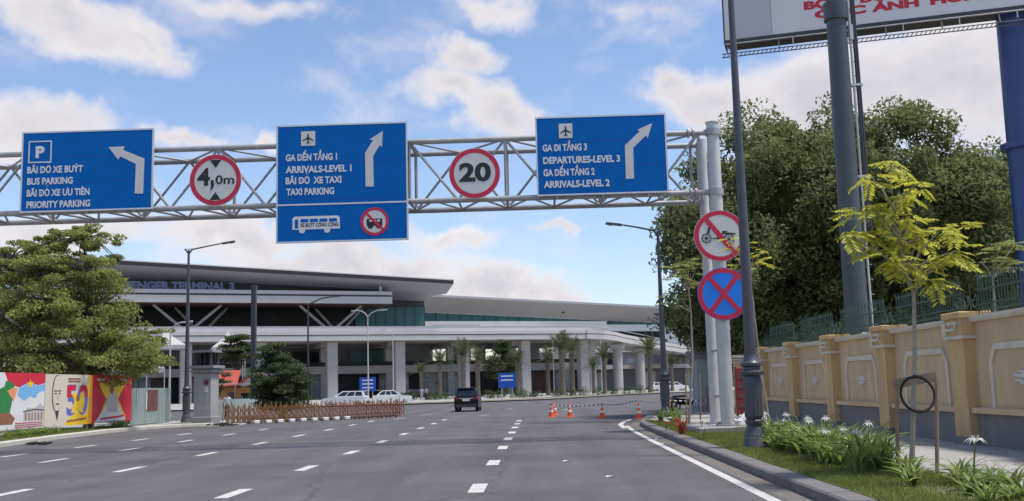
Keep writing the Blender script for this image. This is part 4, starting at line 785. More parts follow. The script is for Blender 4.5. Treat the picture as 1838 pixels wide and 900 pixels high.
def blades(name, region, n, h, m, label=None):
    C = []
    while len(C) < n:
        x, y = nr.uniform(region[0], region[1]), nr.uniform(region[2], region[3])
        if region[4](x, y): C.append((x, y))
    C = np.array(C); an = nr.uniform(0, 6.283, n); hh = h*nr.uniform(.5, 1.2, n); lx_ = nr.normal(0, .35, n)*hh; ly_ = nr.normal(0, .35, n)*hh; w = .006+.006*nr.uniform(0, 1, n); z = np.full(n, .145)
    a = np.stack([C[:,0]-np.cos(an)*w, C[:,1]-np.sin(an)*w, z], 1); b = np.stack([C[:,0]+np.cos(an)*w, C[:,1]+np.sin(an)*w, z], 1); c = np.stack([C[:,0]+lx_, C[:,1]+ly_, z+hh], 1)
    o = np_mesh(name, np.stack([a, b, c], 1).reshape(-1, 3), np.arange(3*n, dtype=np.int32).reshape(n, 3), m); return tag(o, label, 'grass', kind='stuff')
_c = np.random.RandomState(3).uniform(-1, 1, (60, 2))
patch = lambda x, y: math.sin(x*3.1+1)+math.sin(y*1.3+x)+math.sin(y*.47) > -1.0+nr.uniform(-.8,.8)
blades('verge_grass', (4.13,6.1,11,42,lambda x, y: x < 6.05-max(0,y-36)*.3 and patch(x, y)), 52000, .075, 'grass', 'short green grass along the verge kerb')
blades('roadside_grass', (-22.6,-19.0,28,53,lambda x, y: -22.5 < x < (-19.0-(y-28)*.07)-.15 and patch(x, y)), 16000, .13, 'grass', 'grass strip below the painted murals')
for k in range(26):
    y = 40.2+k*.23 if k < 18 else 50.2+(k-18)*.25; x = -21.1+rnd.uniform(-.3,.3)+(.3 if k > 17 else 0)
    if k < 18: x = -20.75-(y-40)*.03+rnd.uniform(-.25,.25)
    t = thing('border_plant', (x, y, .14), 'strappy green border plant at the foot of the murals', 'plant', 'border plants below the murals', rz=rnd.uniform(0,6)); o = link('leaves', rnd.choice(LM), t); s = rnd.uniform(.55,.8); o.scale = (s, s, s*.8)

# ------------------------------------------------------------------ date palms before the terminal
def palm_meshes():
    b = MB(); pr = [(.34,0),(.3,.4)]+[(.25+.03*(k % 2), .4+k*.22) for k in range(1, 16)]+[(.34,4.1),(.2,4.5)]; b.lathe(pr, n=10); tr = b.mesh('palmtrunk'); b = MB(); r = random.Random(4)
    for k in range(34):
        an = k*2.4; e = .15+1.25*(k/34.); L_ = r.uniform(2.3, 3.0); d = Vector((math.cos(an), math.sin(an), 0)); s = Vector((-d.y, d.x, 0)); P = []
        for j in range(8):
            f = j/7; P.append(Vector((0,0,4.3))+d*(L_*f*math.cos(e)+.0)+Vector((0,0,L_*f*math.sin(e)-L_*.42*f*f*(1.1-.4*math.sin(e)))))
        for j in range(7):
            a, c = P[j], P[j+1]; b.add([a-s*.03, a+s*.03, c+s*.025, c-s*.025], [(0,1,2,3)])
            for h in (0, .5):
                q = a.lerp(c, h); ll = .62*math.sin(math.pi*(.12+.8*(j+h)/7)); t_ = (c-a).normalized()
                for sg in (-1, 1):
                    e_ = q+(s*sg*.75+t_*.5+Vector((0,0,.12))).normalized()*ll; b.add([q, q+t_*.09, e_], [(0,1,2)])
    return tr, b.mesh('palmleaf')
PT, PC = palm_meshes()
for k, (px, Y, s, l) in enumerate([(832,150,1.15,'date palm just behind the black car roof'),(790,158,1.0,'date palm between black car and thick column'),(858,165,1.1,'date palm beside the round green tree'),(1010,160,1.3,'tall date palm behind the pale lamp post, above the first cones'),(1028,166,1.25,'date palm against the paired viaduct columns'),(984,170,1.05,'date palm between blue sign and lamp post'),(1086,165,1.05,'date palm at the viaduct bend'),(1168,172,1.25,'date palm beside the far dark lamp post'),(1066,180,.85,'smaller date palm behind the viaduct bend palm'),(756,170,.8,'small palm by the dark parked car'),(930,166,1.0,'date palm right of the small blue sign'),(1207,185,.9,'palm by the parked cars beyond the lamp post')]):
    a = aty(px, 700, Y); s *= 1.22; t = thing('date_palm', (a.x, Y, .14), l, 'palm', 'date palms before the terminal', rz=k*1.3); o = link('trunk', PT, t); o2 = link('fronds', PC, t); o.scale = (s,s,s); o2.scale = (s,s,s)
for k, (px, Y) in enumerate([(782,140),(770,142),(800,143),(880,140),(893,141),(925,139),(942,141),(960,142),(1000,144),(1025,148),(1048,150),(1072,152),(1100,156),(1130,160),(1150,164),(735,138),(720,136)]):
    a = aty(px, 705, Y); t = thing('low_shrub', (a.x, Y, .14), 'low clipped shrub in the forecourt planting before the terminal', 'shrub', 'low forecourt shrubs'); r = rnd.uniform(.5,.9)
    V, F = leaf_quads(balls([(a.x+rnd.uniform(-.6,.6),Y,.3+rnd.uniform(0,.5)) for j in range(6)], [r]*6, 60), .22); np_mesh('foliage', V, F, 'leafbush', t, origin=(a.x,Y,.14)); MB().tube((0,0,0),(0,0,.5),.05,.03,5).build('stem','bark',t)

# ------------------------------------------------------------------ cones and chain
def cone_parts(t):
    MB().bbox(-.19,.19,-.19,.19,0,.04,.02).build('base', 'cone', t)
    bd = MB().lathe([(.15,.04),(.035,.72),(.02,.74)], n=16).build('body', 'cone', t, smooth=True)
    for z0, z1 in ((.26,.38),(.5,.6)):
        r = lambda z: .15-(z-.04)*.169+.004; MB().lathe([(r(z0),z0),(r(z1),z1)], n=16).build('band', 'conewhite', bd)
proto = None
for k, (px, py, l) in enumerate([(990,749,'orange traffic cone at the free end of the row, in front'),(996,745,'orange traffic cone just behind the end cone'),(1023,749,'orange traffic cone third from the end of the row'),(1081,751,'orange traffic cone alone in the middle of the row'),(1147,752,'orange traffic cone nearest the kerb'),(1206,742,'orange traffic cone behind the dark lamp post')]):
    p = gnd(px, py); z = 0 if k < 5 else .14
    t = thing('traffic_cone', (p.x, p.y, z), l, 'traffic cone', 'traffic cones', rz=k*.7); cone_parts(t) if proto is None else [copy_tree(c, t) for c in proto.children]; proto = proto or t
    if k == 0: c0 = Vector((p.x, p.y, .68))
c4 = gnd(1147, 752); ends = [gnd(990,749), gnd(1081,751), gnd(1147,752), Vector((5.52,46.4,.3)), Vector((9.0,51.,.3))]
t = thing('barrier_chain', (c0.x, c0.y, 0), 'black and white plastic chain slung between the cones and the lamp post', 'chain'); b = MB(); 
for i in range(4):
    a, e = Vector((ends[i].x, ends[i].y, .68+(.2 if i > 1 else 0))), Vector((ends[i+1].x, ends[i+1].y, .68+(.2 if i > 0 else 0))); n = 24; sag = .1
    for k in range(n):
        f, g_ = k/n, (k+1)/n; b.mi = k % 2; b.tube(a.lerp(e, f)-Vector((0,0,sag*4*f*(1-f))), a.lerp(e, g_)-Vector((0,0,sag*4*g_*(1-g_))), .028, .028, 5)
b.build('links', ['chainb','chainw'], t, True)

# ------------------------------------------------------------------ vehicles (local x forward, y across)
def car(loc, rz, label, paint, L_=4.6, Wd=1.85, H_=1.7, suv=True, name='car'):
    t = thing(name, loc, label, 'car', None, rz); h = H_; hw = Wd/2; l = L_/2
    low = [(-l,.42),(-l+.05,.3),(l-.15,.28),(l,.45),(l-.02,.75),(l-.25,.92),(l*.42,1.02),(-l*.95,1.04),(-l,.95)]
    def layer(s, y): return [(x*s if abs(x) > 1.5 else x, y, z) for x, z in low]
    b = MB(); n = len(low); A_ = layer(.97,-hw); B_ = layer(1,-hw+.1); C_ = layer(1,hw-.1); D_ = layer(.97,hw); b.add(A_+B_+C_+D_, [tuple(range(n)), tuple(range(4*n-1,3*n-1,-1))]+[(k*n+i, (k+1)*n+i, (k+1)*n+(i+1) % n, k*n+(i+1) % n) for k in range(3) for i in range(n)])
    body = b.build('body', paint, t, smooth=True)
    xr = -l*.96 if suv else -l*.8; roof = [(xr,1.03),(xr+(.28 if suv else .7),h),(l*.08,h+.01),(l*.46,1.02)]
    def gp(y0, y1): return [(roof[0][0],y0,roof[0][1]),(roof[1][0],y1,roof[1][1]),(roof[2][0],y1,roof[2][1]),(roof[3][0],y0,roof[3][1])]
    b = MB(); a, c = gp(-hw+.06,-hw+.24), gp(hw-.06,hw-.24); b.add(a+c, [(0,1,2,3),(7,6,5,4),(0,4,5,1),(1,5,6,2),(2,6,7,3)]); cab = b.build('cabin', paint, t)
    def mixp(u, v, sgn):     # point on the side glass: u along, v up
        p0 = Vector((roof[0][0]+(roof[3][0]-roof[0][0])*u, sgn*(hw-.06), 1.03)); p1 = Vector((roof[1][0]+(roof[2][0]-roof[1][0])*u, sgn*(hw-.24), h)); q = p0.lerp(p1, v); return q+Vector((0,sgn*.008,.002))
    for sgn in (-1, 1):
        for u0, u1 in ((.08,.34),(.37,.62),(.65,.93)): MB().add([mixp(u0,.1,sgn), mixp(u1,.1,sgn), mixp(u1,.86,sgn), mixp(u0,.86,sgn)], [(0,1,2,3)]).build('side_window', 'carglass', cab)
    def endglass(i, j, nm, ox):
        p0, p1 = Vector((roof[i][0],0,roof[i][1])), Vector((roof[j][0],0,roof[j][1])); q = MB(); y0, y1 = hw-.16, hw-.32
        f = lambda v, y: p0.lerp(p1, v)+Vector((ox, y, .006)); q.add([f(.12,-y0), f(.12,y0), f(.84,y1), f(.84,-y1)], [(0,1,2,3)]); q.build(nm, 'carglass', cab)
    endglass(0, 1, 'rear_window', -.012); endglass(3, 2, 'windscreen', .012)
    for sgn in (-1, 1):
        y = sgn*(hw-.24); MB().bbox(*sorted((-l-.012,-l+.1)), *sorted((y-.02,y+.2) if sgn > 0 else (y-.2,y+.02)), .82, .98, .02).build('tail_lamp', 'tail', t); MB().bbox(l-.2, l+.012, *sorted((y-.22,y+.22)), .66, .82, .02).build('headlight', 'headl', t)
        MB().bbox(l*.36, l*.36+.14, *sorted((sgn*hw,sgn*(hw+.18))), 1.0, 1.15, .02).build('mirror', paint, t)
    MB().box(-l-.014, -l+.02, -.26, .26, .74, .88).build('number_plate', 'plate', t); MB().box(-l-.02, -l+.1, -hw+.1, hw-.1, .34, .52).build('bumper', 'termdark', t)
    MB().box(-l-.013, -l+.02, -.5, .5, .9, .94).build('trim_strip', 'chrome', t); MB().box(xr+.05, xr+.4, -hw+.26, hw-.26, h+.012, h+.05).build('spoiler', paint, t)
    for x in (-l*.62, l*.62):
        for sgn in (-1, 1):
            y = sgn*(hw-.12); w = MB().tube((x,y-.11,.34),(x,y+.11,.34),.34,.34,20).build('wheel','rubber',t); MB().tube((x,y-.12,.34),(x,y+.12,.34),.2,.2,12).build('rim','chrome',w)
            MB().tube((x,y-sgn*.02,.36),(x,y+sgn*.118,.36),.39,.39,20).build('wheel_arch','termdark',body) if False else None
    return t
p = gnd(837, 739.5); car((p.x, p.y+2.2, 0), R(90), 'black sport utility car driving away towards the terminal', 'carblack', 4.4, 1.68, 1.62, name='black_car')
p = gnd(621, 729.5); car((p.x, p.y, 0), R(176), 'white car behind the folding gate, nose towards the orange house', 'carwhite', 4.9, 1.85, 1.62, name='white_car')
p = gnd(704, 725.5); car((p.x, p.y, 0), R(8), 'white car beside the thick column, behind the gate end', 'carwhite', 4.6, 1.85, 1.6, suv=False, name='white_car')
a = aty(752, 716, 150); car((a.x, 150, .14), R(20), 'dark car parked under the terminal beside the white car', 'carblack', 4.5, 1.8, 1.5, suv=False, name='dark_car')
for k, (px, Y, l, m_) in enumerate(((1212,192,'white car parked beyond the dark lamp post','carwhite'),(1190,196,'white car partly behind the dark lamp post','carwhite'))):
    a = aty(px, 700, Y); car((a.x, Y, .14), R(15), l, m_, 4.6, 1.8, 1.6, name='white_car')
p = gnd(1232, 738, .14); t = thing('motorbike', (p.x, p.y, .14), 'dark motorbike parked beside the stone pillar beyond the sapling', 'motorbike', rz=R(20))
for x in (-.6,.6):
    b = MB(); n, k_ = 20, 6; V = [(x+(.25+.045*math.cos(6.283*j/k_))*math.cos(6.283*i/n), .045*math.sin(6.283*j/k_), .295+(.25+.045*math.cos(6.283*j/k_))*math.sin(6.283*i/n)) for i in range(n) for j in range(k_)]
    b.add(V, [(i*k_+j, ((i+1) % n)*k_+j, ((i+1) % n)*k_+(j+1) % k_, i*k_+(j+1) % k_) for i in range(n) for j in range(k_)]); w = b.build('wheel','rubber',t,smooth=True); MB().tube((x,-.03,.295),(x,.03,.295),.12,.12,10).build('hub','chrome',w)
MB().prism([(-.5,-.1,.35),(.2,-.1,.3),(.35,-.1,.5),(.1,-.1,.62),(-.75,-.1,.72),(-.8,-.1,.6)], (0,.2,0)).build('body','carblack',t); MB().bbox(-.75,.05,-.13,.13,.72,.83,.03).build('seat','termdark',t)
MB().tube((.6,0,.3),(.38,0,.95),.045,.04,8).build('fork','chrome',t); MB().tube((.36,-.33,1.0),(.36,.33,1.0),.02,.02,6).build('handlebar','termdark',t); MB().bbox(.36,.5,-.1,.1,.78,1.02,.04).build('headlight','headl',t)

# ------------------------------------------------------------------ gate pillars
def pillar(c, w, d, h, label, lantern):
    t = thing('gate_pillar', (c[0], c[1], .13), label, 'pillar', 'stone gate pillars', rz=c[2])
    MB().bbox(-w/2-.1,w/2+.1,-d/2-.1,d/2+.1,0,.35,.03).build('base','stonedark',t); MB().box(-w/2,w/2,-d/2,d/2,.35,h).build('shaft','stone',t)
    for s in (-1,1): MB().box(-w*.3,w*.3,*sorted((s*(d/2+.001),s*(d/2+.025))),.7,h-.3).build('panel','stone',t)
    for k, (o, z0, z1) in enumerate(((.06,h,h+.1),(.16,h+.1,h+.2),(.1,h+.2,h+.3),(.24,h+.3,h+.45))): MB().box(-w/2-o,w/2+o,-d/2-o,d/2+o,z0,z1).build('cornice','stonedark',t)
    z = h+.45; lw = w/2-.06
    for sx in (-1,1):
        for sy in (-1,1): MB().box(sx*lw-.06,sx*lw+.06,sy*(d/2-.06)-.06,sy*(d/2-.06)+.06,z,z+lantern).build('lantern_post','termdark',t)
    MB().box(-lw+.1,lw-.1,-d/2+.14,d/2-.14,z,z+lantern).build('lantern_glass','glassdark',t); 
    for k in range(3): MB().box(-lw+.28*k+.2,-lw+.28*k+.26,-d/2+.06,-d/2+.12,z,z+lantern).build('lantern_bar','termdark',t)
    b = MB(); b.box(-w/2-.12,w/2+.12,-d/2-.12,d/2+.12,z+lantern,z+lantern+.12); b.build('lantern_roof','stonedark',t)
    return t, z+lantern+.12
tl, zt = pillar((-18.0,55.6,R(-8)), 0.95, 0.95, 2.62, 'grey stone gate pillar with dark lantern box at the folding gate', .7)
MB().box(.1,.36,-.54,-.502,2.05,2.3).build('notice','brownboard',tl); MB().box(.12,.34,-.54,-.502,1.65,1.95).build('notice','signface',tl)
tr_, zt = pillar((8.55,53.6,R(4)), 1.25, 1.25, 2.65, 'grey stone gate pillar behind the gantry columns', .75)
MB().box(-.8,.8,-.8,.8,zt-.13,zt+.62).build('lantern_hood','stonedark',tr_)
MB().box(-.22,-.12,-.8,-.72,.0,1.3).build('leaning_post','wood',tr_)
t = thing('gate_wall', (9.3,47.0,.13), 'yellow end pier of the boundary wall with stacked red boards behind the lamp post', 'wall')
MB().box(-.5,.3,-.3,.5,0,2.6).build('pier','creamy',t)
for k,(o,z0,z1) in enumerate(((.06,2.3,2.38),(.1,2.42,2.5),(.14,2.54,2.66))): MB().box(-.5-o,.3+o,-.3-o,.5+o,z0,z1).build('moulding','trim',t)
t = thing('red_board', (7.75,40.4,.13), 'red painted board with pale patches standing behind the lamp post', 'board', rz=R(15))
MB().box(-.24,.24,-.04,.0,.25,2.0).build('panel','postred',t)
for k in range(4): MB().box(-.18,.15,-.05,-.041,.5+k*.36,.66+k*.36).build('patch','brownboard',t)
for s in (-.2,.2): MB().box(s-.03,s+.03,.001,.05,0,2.05).build('leg','termdark',t)
# white sacks heaped beside the column
for k, (x, y, z, s, l) in enumerate(((6.75,34.4,.13,.26,'biggest white rubbish sack at the gantry plinth'),(7.2,34.7,.13,.24,'white rubbish sack nearer the wall'),(6.95,34.9,.4,.2,'white rubbish sack on top of the heap'),(6.3,33.9,.13,.2,'small white rubbish bag against the plinth'))):
    r = random.Random(k); b = MB(); n, m_ = 14, 8; V = []
    for i in range(m_+1):
        ph = math.pi*i/m_
        for j in range(n): rr = s*(1+.3*r.uniform(-1,1)); V.append((rr*math.sin(ph)*math.cos(6.283*j/n)*1.1, rr*math.sin(ph)*math.sin(6.283*j/n), max(0, s*.8+rr*.85*math.cos(ph))))
    b.add(V, [(i*n+j, i*n+(j+1) % n, (i+1)*n+(j+1) % n, (i+1)*n+j) for i in range(m_) for j in range(n)]); t = thing('rubbish_sack', (x,y,z), l, 'sack', 'white sacks'); b.build('sack','bag',t,smooth=True); MB().lathe([(.05,s*1.55),(.03,s*1.7),(.08,s*1.85)],n=8).build('knot','bag',t)

# ------------------------------------------------------------------ folding gate
G0, G1 = Vector((-16.9,55.3,0)), Vector((-8.5,63.4,0)); gd = (G1-G0).normalized()
t = thing('folding_gate', G0, 'low golden folding lattice gate drawn out across the left lanes', 'gate', rz=math.atan2(gd.y, gd.x)); LG = (G1-G0).length; n = 72
q = MB(); q.tube((0,0,.06),(0,0,1.05),.024,.02,6); q.lathe([(.02,1.05),(.04,1.1),(.0,1.24)],n=6); pg = q.mesh('gold'); q = MB(); q.tube((0,0,.06),(0,0,1.05),.024,.02,6); q.lathe([(.02,1.05),(.04,1.1),(.0,1.24)],n=6); pc = q.mesh('copper')
st = LG/n; q = MB(); q.bar((0,0,.2),(st*2,0,.62),.028,.02); q.bar((0,.035,.62),(st*2,.035,.2),.028,.02); q.bar((0,0,.58),(st*2,0,.98),.028,.02); q.bar((0,.035,.98),(st*2,.035,.58),.028,.02); lg = q.mesh('gold'); lc = lg.copy(); lc.materials.clear(); lc.materials.append(MT['copper'])
for y in (-.25, .25):
    for k in range(n+1):
        c_ = k > n*.52; o = link('post', pc if c_ else pg, t); o.location = (k*st, y*(.75 if k % 2 else 1), 0); o.scale = (1.,1.,(.72 if k % 3 == 1 else (.84 if k % 2 else .93))*rnd.uniform(.95,1.05)); o.rotation_euler = (rnd.uniform(-.04,.04), rnd.uniform(-.04,.04), 0)
        if k < n-1 and k % 2 == 0: o = link('lattice', lc if c_ else lg, t); o.location = (k*st, y, 0)
for k in range(0, n, 4):
    MB().bar((k*st,-.25,.1),(k*st,.25,.1),.05).build('axle','gatedark',t)
    for y in (-.27,.27): MB().tube((k*st,y-.03,.07),(k*st,y+.03,.07),.07,.07,10).build('wheel','gatedark',t)
for k in range(9):
    p = G0.lerp(G1, .14+.062*k)+Vector((.35,-.45,0)); o = thing('kerb_block', p, 'white painted concrete block in the row along the folding gate', 'block', 'white blocks along the folding gate', rz=math.atan2(gd.y,gd.x)+rnd.uniform(-.1,.1)); MB().bbox(-.17,.17,-.1,.1,0,.2,.03).build('block','carwhite',o); MB().box(-.171,.171,-.101,.101,0,.05).build('foot','kerbdark',o)

# ------------------------------------------------------------------ painted murals and hoarding
MX = lambda y: -21.75+.035*(y-40)
def hoard_frame(y0, y1):
    a, e = Vector((MX(y0), y0, 0)), Vector((MX(y1), y1, 0)); return a, (e-a).normalized(), (e-a).length
def mural(y0, y1, z0, z1, label, bg):
    a, d, L_ = hoard_frame(y0, y1); t = thing('mural_board', (a.x, a.y, .13), label, 'mural', rz=math.atan2(d.y, d.x)); hh = z1-z0
    MB().box(0, L_-.02, 0, .04, z0-.13, z1-.13).build('panel', bg, t)
    for x in (.3, L_-.3): MB().box(x-.04, x+.04, .041, .12, -.1, z1-.13).build('support', 'wood', t)
    lay = [0]
    def shape(pts, m, layer=1, name='painted_shape'): b = MB(); y = -.003*layer; b.prism([(x*L_, y, z0-.13+z*hh) for x, z in pts], (0,.0026,0)); return b.build(name, m, t)
    return t, shape, L_, hh, z0-.13
star = lambda cx, cz, r, ri=.4, k=1.: [(cx+(r if j % 2 == 0 else r*ri)*math.sin(j*math.pi/5)*k, cz+(r if j % 2 == 0 else r*ri)*math.cos(j*math.pi/5)) for j in range(10)]
ell = lambda cx, cz, rx, rz, n=18: [(cx+rx*math.cos(6.283*j/n), cz+rz*math.sin(6.283*j/n)) for j in range(n)]
# first mural: flag with star, blue sky, green figure, gate building
t, sh, L_, hh, zb = mural(39.2, 44.75, .42, 2.75, 'mural of red flag with yellow star over blue sky and a green figure', 'm_white')
sh([(.42,1),(1,1),(1,.82),(.9,.78),(.76,.83),(.62,.74),(.5,.8),(.46,.86)], 'm_red', 1); sh([(.62,.73),(.76,.82),(.9,.77),(1,.81),(1,.68),(.9,.64),(.86,.54),(.78,.58),(.7,.5),(.64,.56),(.6,.6)], 'm_blue', 1); sh(star(.78,.8,.09,.42,.62), 'm_yellow', 2)
sh([(.2,.36),(.24,.62),(.34,.7),(.42,.76),(.44,.86),(.54,.82),(.56,.76),(.5,.7),(.54,.58),(.52,.42),(.5,.26),(.3,.2)], 'm_green', 2); sh([(.46,.68),(.54,.74),(.6,.72),(.58,.62),(.55,.5),(.52,.56)], 'm_skin', 3); sh([(.2,.3),(.5,.3),(.58,.2),(.54,.1),(.3,.1),(.2,.16)], 'm_brown', 3); sh([(.12,.1),(.2,.34),(.24,.12)], 'm_orange', 2)
sh([(.7,.3),(.74,.38),(.85,.36),(.93,.44),(1,.38),(1,.14),(.7,.14)], 'm_grey', 2)
for k in range(6): sh([(.72+.046*k,.15),(.735+.046*k,.15),(.735+.046*k,.28),(.72+.046*k,.28)], 'm_brown', 3)
sh([(.69,.3),(.86,.33),(1,.31),(1,.33),(.86,.35),(.69,.32)], 'm_ink', 3)
for k in range(3): sh([(.58,.03+.035*k),(.98,.03+.035*k),(.98,.045+.035*k),(.58,.045+.035*k)], 'm_red' if k != 1 else 'm_brown', 3)
sh([(.0,.82),(.08,.82),(.08,.96),(.0,.96)], 'm_blue', 1)
# second mural: cream, generic sketched face, 50 with a star figure
t, sh, L_, hh, zb = mural(44.78, 49.2, .42, 2.72, 'cream and orange mural with sketched face and big number 50', 'm_cream')
sh([(.42,0),(1,0),(1,1),(.92,1),(.9,.8),(.7,.3),(.42,.06)], 'm_yellow', 1); sh([(.9,0),(1,0),(1,1),(.95,1),(.93,.5)], 'm_orange', 2)
sh(ell(.235,.62,.105,.37), 'm_ink', 1); sh(ell(.245,.625,.094,.352), 'm_cream', 2)
sh([(.145,.72),(.165,.8),(.18,.7),(.175,.55),(.2,.4),(.22,.3),(.2,.28),(.165,.4),(.145,.55)], 'm_grey', 3); sh([(.2,.3),(.28,.3),(.27,.2),(.25,.1),(.225,.2)], 'm_ink', 3)
for cx in (.205,.285): sh(ell(cx,.63,.022,.014,8), 'm_ink', 4); sh([(cx-.035,.67),(cx+.035,.67),(cx+.03,.69),(cx-.03,.69)], 'm_ink', 4)
sh([(.24,.62),(.255,.62),(.27,.5),(.23,.5)], 'm_grey', 4); sh([(.205,.42),(.285,.42),(.275,.44),(.215,.44)], 'm_ink', 5)
def mtext(body, x0, x1, z, cap, m, layer): lettering(body, m, t, (x0*L_, -.003*layer-.001, zb+z*hh), (1,0,0), (0,0,1), (x1-x0)*L_, cap*hh, .03)
mtext('50', .44, .9, .22, .56, 'm_deepblue', 2); sh([(.44,.55),(.55,.55),(.55,.6),(.52,.6),(.52,.69),(.62,.69),(.62,.79),(.44,.79)], 'm_red', 4); sh([(.71,.55),(.77,.55),(.77,.66),(.8,.7),(.83,.66),(.83,.55),(.895,.55),(.89,.7),(.85,.79),(.75,.79),(.715,.7)], 'm_red', 4)
sh([(.53,.24),(.6,.24),(.67,.32),(.74,.24),(.8,.24),(.76,.46),(.79,.62),(.74,.66),(.7,.56),(.64,.56),(.6,.66),(.55,.6),(.6,.46)], 'm_yellow', 5); sh(ell(.67,.53,.04,.07,12), 'm_brown', 6)
for k in range(2): sh([(.46,.9-.05*k),(.72,.9-.05*k),(.72,.93-.05*k),(.46,.93-.05*k)], 'm_brown', 3)
sh([(.76,.82),(.9,.82),(.9,.95),(.76,.95)], 'm_grey', 3); sh([(.45,.06),(.88,.1),(.88,.14),(.45,.1)], 'm_brown', 3)
# third mural: red with golden star shape and white robed figure
t, sh, L_, hh, zb = mural(49.23, 53.6, .42, 2.72, 'red mural with golden star shape and pale robed figure', 'm_red')
sh([(.06,.0),(.16,.12),(.34,.5),(.24,.64),(.14,.84),(.42,.82),(.5,.9),(.58,.83),(.86,.85),(.7,.62),(.64,.48),(.84,.12),(.82,.06)], 'm_yellow', 1); sh([(.06,.02),(.2,.18),(.36,.4),(.62,.4),(.76,.14),(.84,.08),(.82,.02)], 'm_white', 2)
sh([(.36,.22),(.34,.44),(.4,.6),(.5,.66),(.6,.6),(.63,.44),(.62,.2)], 'm_grey', 3); sh(ell(.46,.7,.055,.1,14), 'm_brown', 4); sh(ell(.6,.74,.045,.06,12), 'm_gold', 3); sh([(.42,.92),(.48,.84),(.58,.82),(.54,.9),(.48,.94)], 'm_gold', 3)
for a0, a1 in ((.1,.3),(.66,.86)): sh([(a0,.88),(a1,.88),(a1,.93),(a0,.93)], 'm_cream', 2)
sh([(.2,.06),(.8,.1),(.8,.14),(.2,.1)], 'm_red', 3)
# sheet metal hoarding between murals and pillar
for k in range(3):
    a, d, L_ = hoard_frame(53.65+k*1.75, 55.35+k*1.75); t = thing('hoarding_panel', (a.x, a.y, .13), ['green grey metal hoarding panel next to the red mural','green grey metal hoarding panel with a dark poster','green grey metal hoarding panel behind the dark lamp post'][k], 'hoarding', 'metal hoarding', rz=math.atan2(d.y, d.x))
    MB().box(0, L_, 0, .03, .05, 1.95).build('sheet', 'hoard', t)
    for j in range(8): MB().box(.1+j*L_/8, .14+j*L_/8, -.02, -.001, .05, 1.95).build('rib', 'hoardrib', t)
    MB().box(-.04, L_+.04, .031, .08, 1.85, 1.92).build('rail', 'galv', t)
    if k == 1: MB().box(.2, 1.5, -.035, -.022, .75, 1.85).build('poster', 'brownboard', t); MB().box(-.05,.12,-.035,-.022,.8,1.7).build('notice','signface',t)
t = thing('plastic_chair', (-20.5,38.0,.14), 'pale plastic chair at the picture edge in front of the murals', 'chair', rz=R(200))
for x in (-.2,.2):
    for y in (-.2,.2): MB().tube((x*1.15,y*1.15,0),(x,y,.42),.022,.02,6).build('leg','plastic',t)
MB().bbox(-.24,.24,-.24,.24,.42,.46,.02).build('seat','plastic',t)
for k in range(4): MB().box(-.2+.11*k,-.13+.11*k,.2,.225,.46,.82).build('back_slat','plastic',t)
MB().bbox(-.24,.24,.19,.235,.8,.88,.01).build('back_rail','plastic',t)
for i, (px, py) in enumerate(((62,797),(76,798),(386,763),(410,764),(425,763))):
    p = gnd(px, py, .17); t = thing('litter', p, ['dark litter on the pale kerb below the green figure mural','second scrap of dark litter on the pale kerb','dark rubbish at the foot of the grey stone pillar','dark rubbish before the folding gate end','pale rubbish scrap before the folding gate'][i], 'litter'); r = random.Random(i); b = MB(); 
    for k in range(5): c = Vector((r.uniform(-.3,.3), r.uniform(-.12,.12), .03)); b.obox(c, (r.uniform(.05,.15),r.uniform(-.03,.03),.02), (0,r.uniform(.04,.1),.01), (0,0,.025))
    b.build('scraps', 'bag' if i == 4 else 'litter', t)
for i, (px, py) in enumerate(((1017,828),(1095,856),(1190,797),(1180,789))):
    p = gnd(px, py, .006); t = thing('paper_scrap', p, ['paper scrap on the asphalt nearer the dashed lane line','larger paper scrap on the asphalt towards the kerb','paper in the gutter by the verge tip','second paper in the gutter by the verge tip'][i], 'litter'); b = MB(); b.add([(-.09,-.04,0),(.07,-.05,.02),(.1,.03,.01),(-.06,.04,.02)],[(0,1,2,3)]); b.build('paper','bag',t)

# ------------------------------------------------------------------ house, tents, people
q = aty(437, 715, 88); t = thing('small_house', (q.x, 88, 0), 'small orange house with a red tiled gable roof behind the folding gate', 'house', rz=R(12))
MB().box(-2.2,1.9,-1.5,2.5,0,2.2).build('wall','orange',t); MB().box(-1.2,-.5,-1.53,-1.501,.1,1.8).build('door','brown',t); 
for x in (-.1,.9): w = MB().box(x,x+.7,-1.53,-1.501,.9,1.7).build('window','glassdark',t); MB().box(x-.05,x+.75,-1.56,-1.531,.82,.9).build('sill','trim',w)
MB().prism([(-.3,-1.8,2.3),(2.2,-1.8,2.3),(.95,-1.8,3.4)],(0,.2,0)).build('gable','pink',t)
b = MB(); b.prism([(.95,-2.0,3.55),(2.5,-2.0,2.25),(2.4,-2.0,2.15),(.95,-2.0,3.42)],(0,4.8,0)); b.prism([(.95,-2.0,3.55),(-.6,-2.0,2.25),(-.5,-2.0,2.15),(.95,-2.0,3.42)],(0,4.8,0)); rf = b.build('roof','redroof',t)
MB().prism([(-2.6,-1.9,2.2),(-.4,-1.9,2.3),(-.4,2.5,3.6),(-2.6,2.5,3.6)],(0,0,.1)).build('side_roof','redroof',t); MB().box(.85,1.05,-2.0,2.8,3.55,3.65).build('ridge','trim',rf)
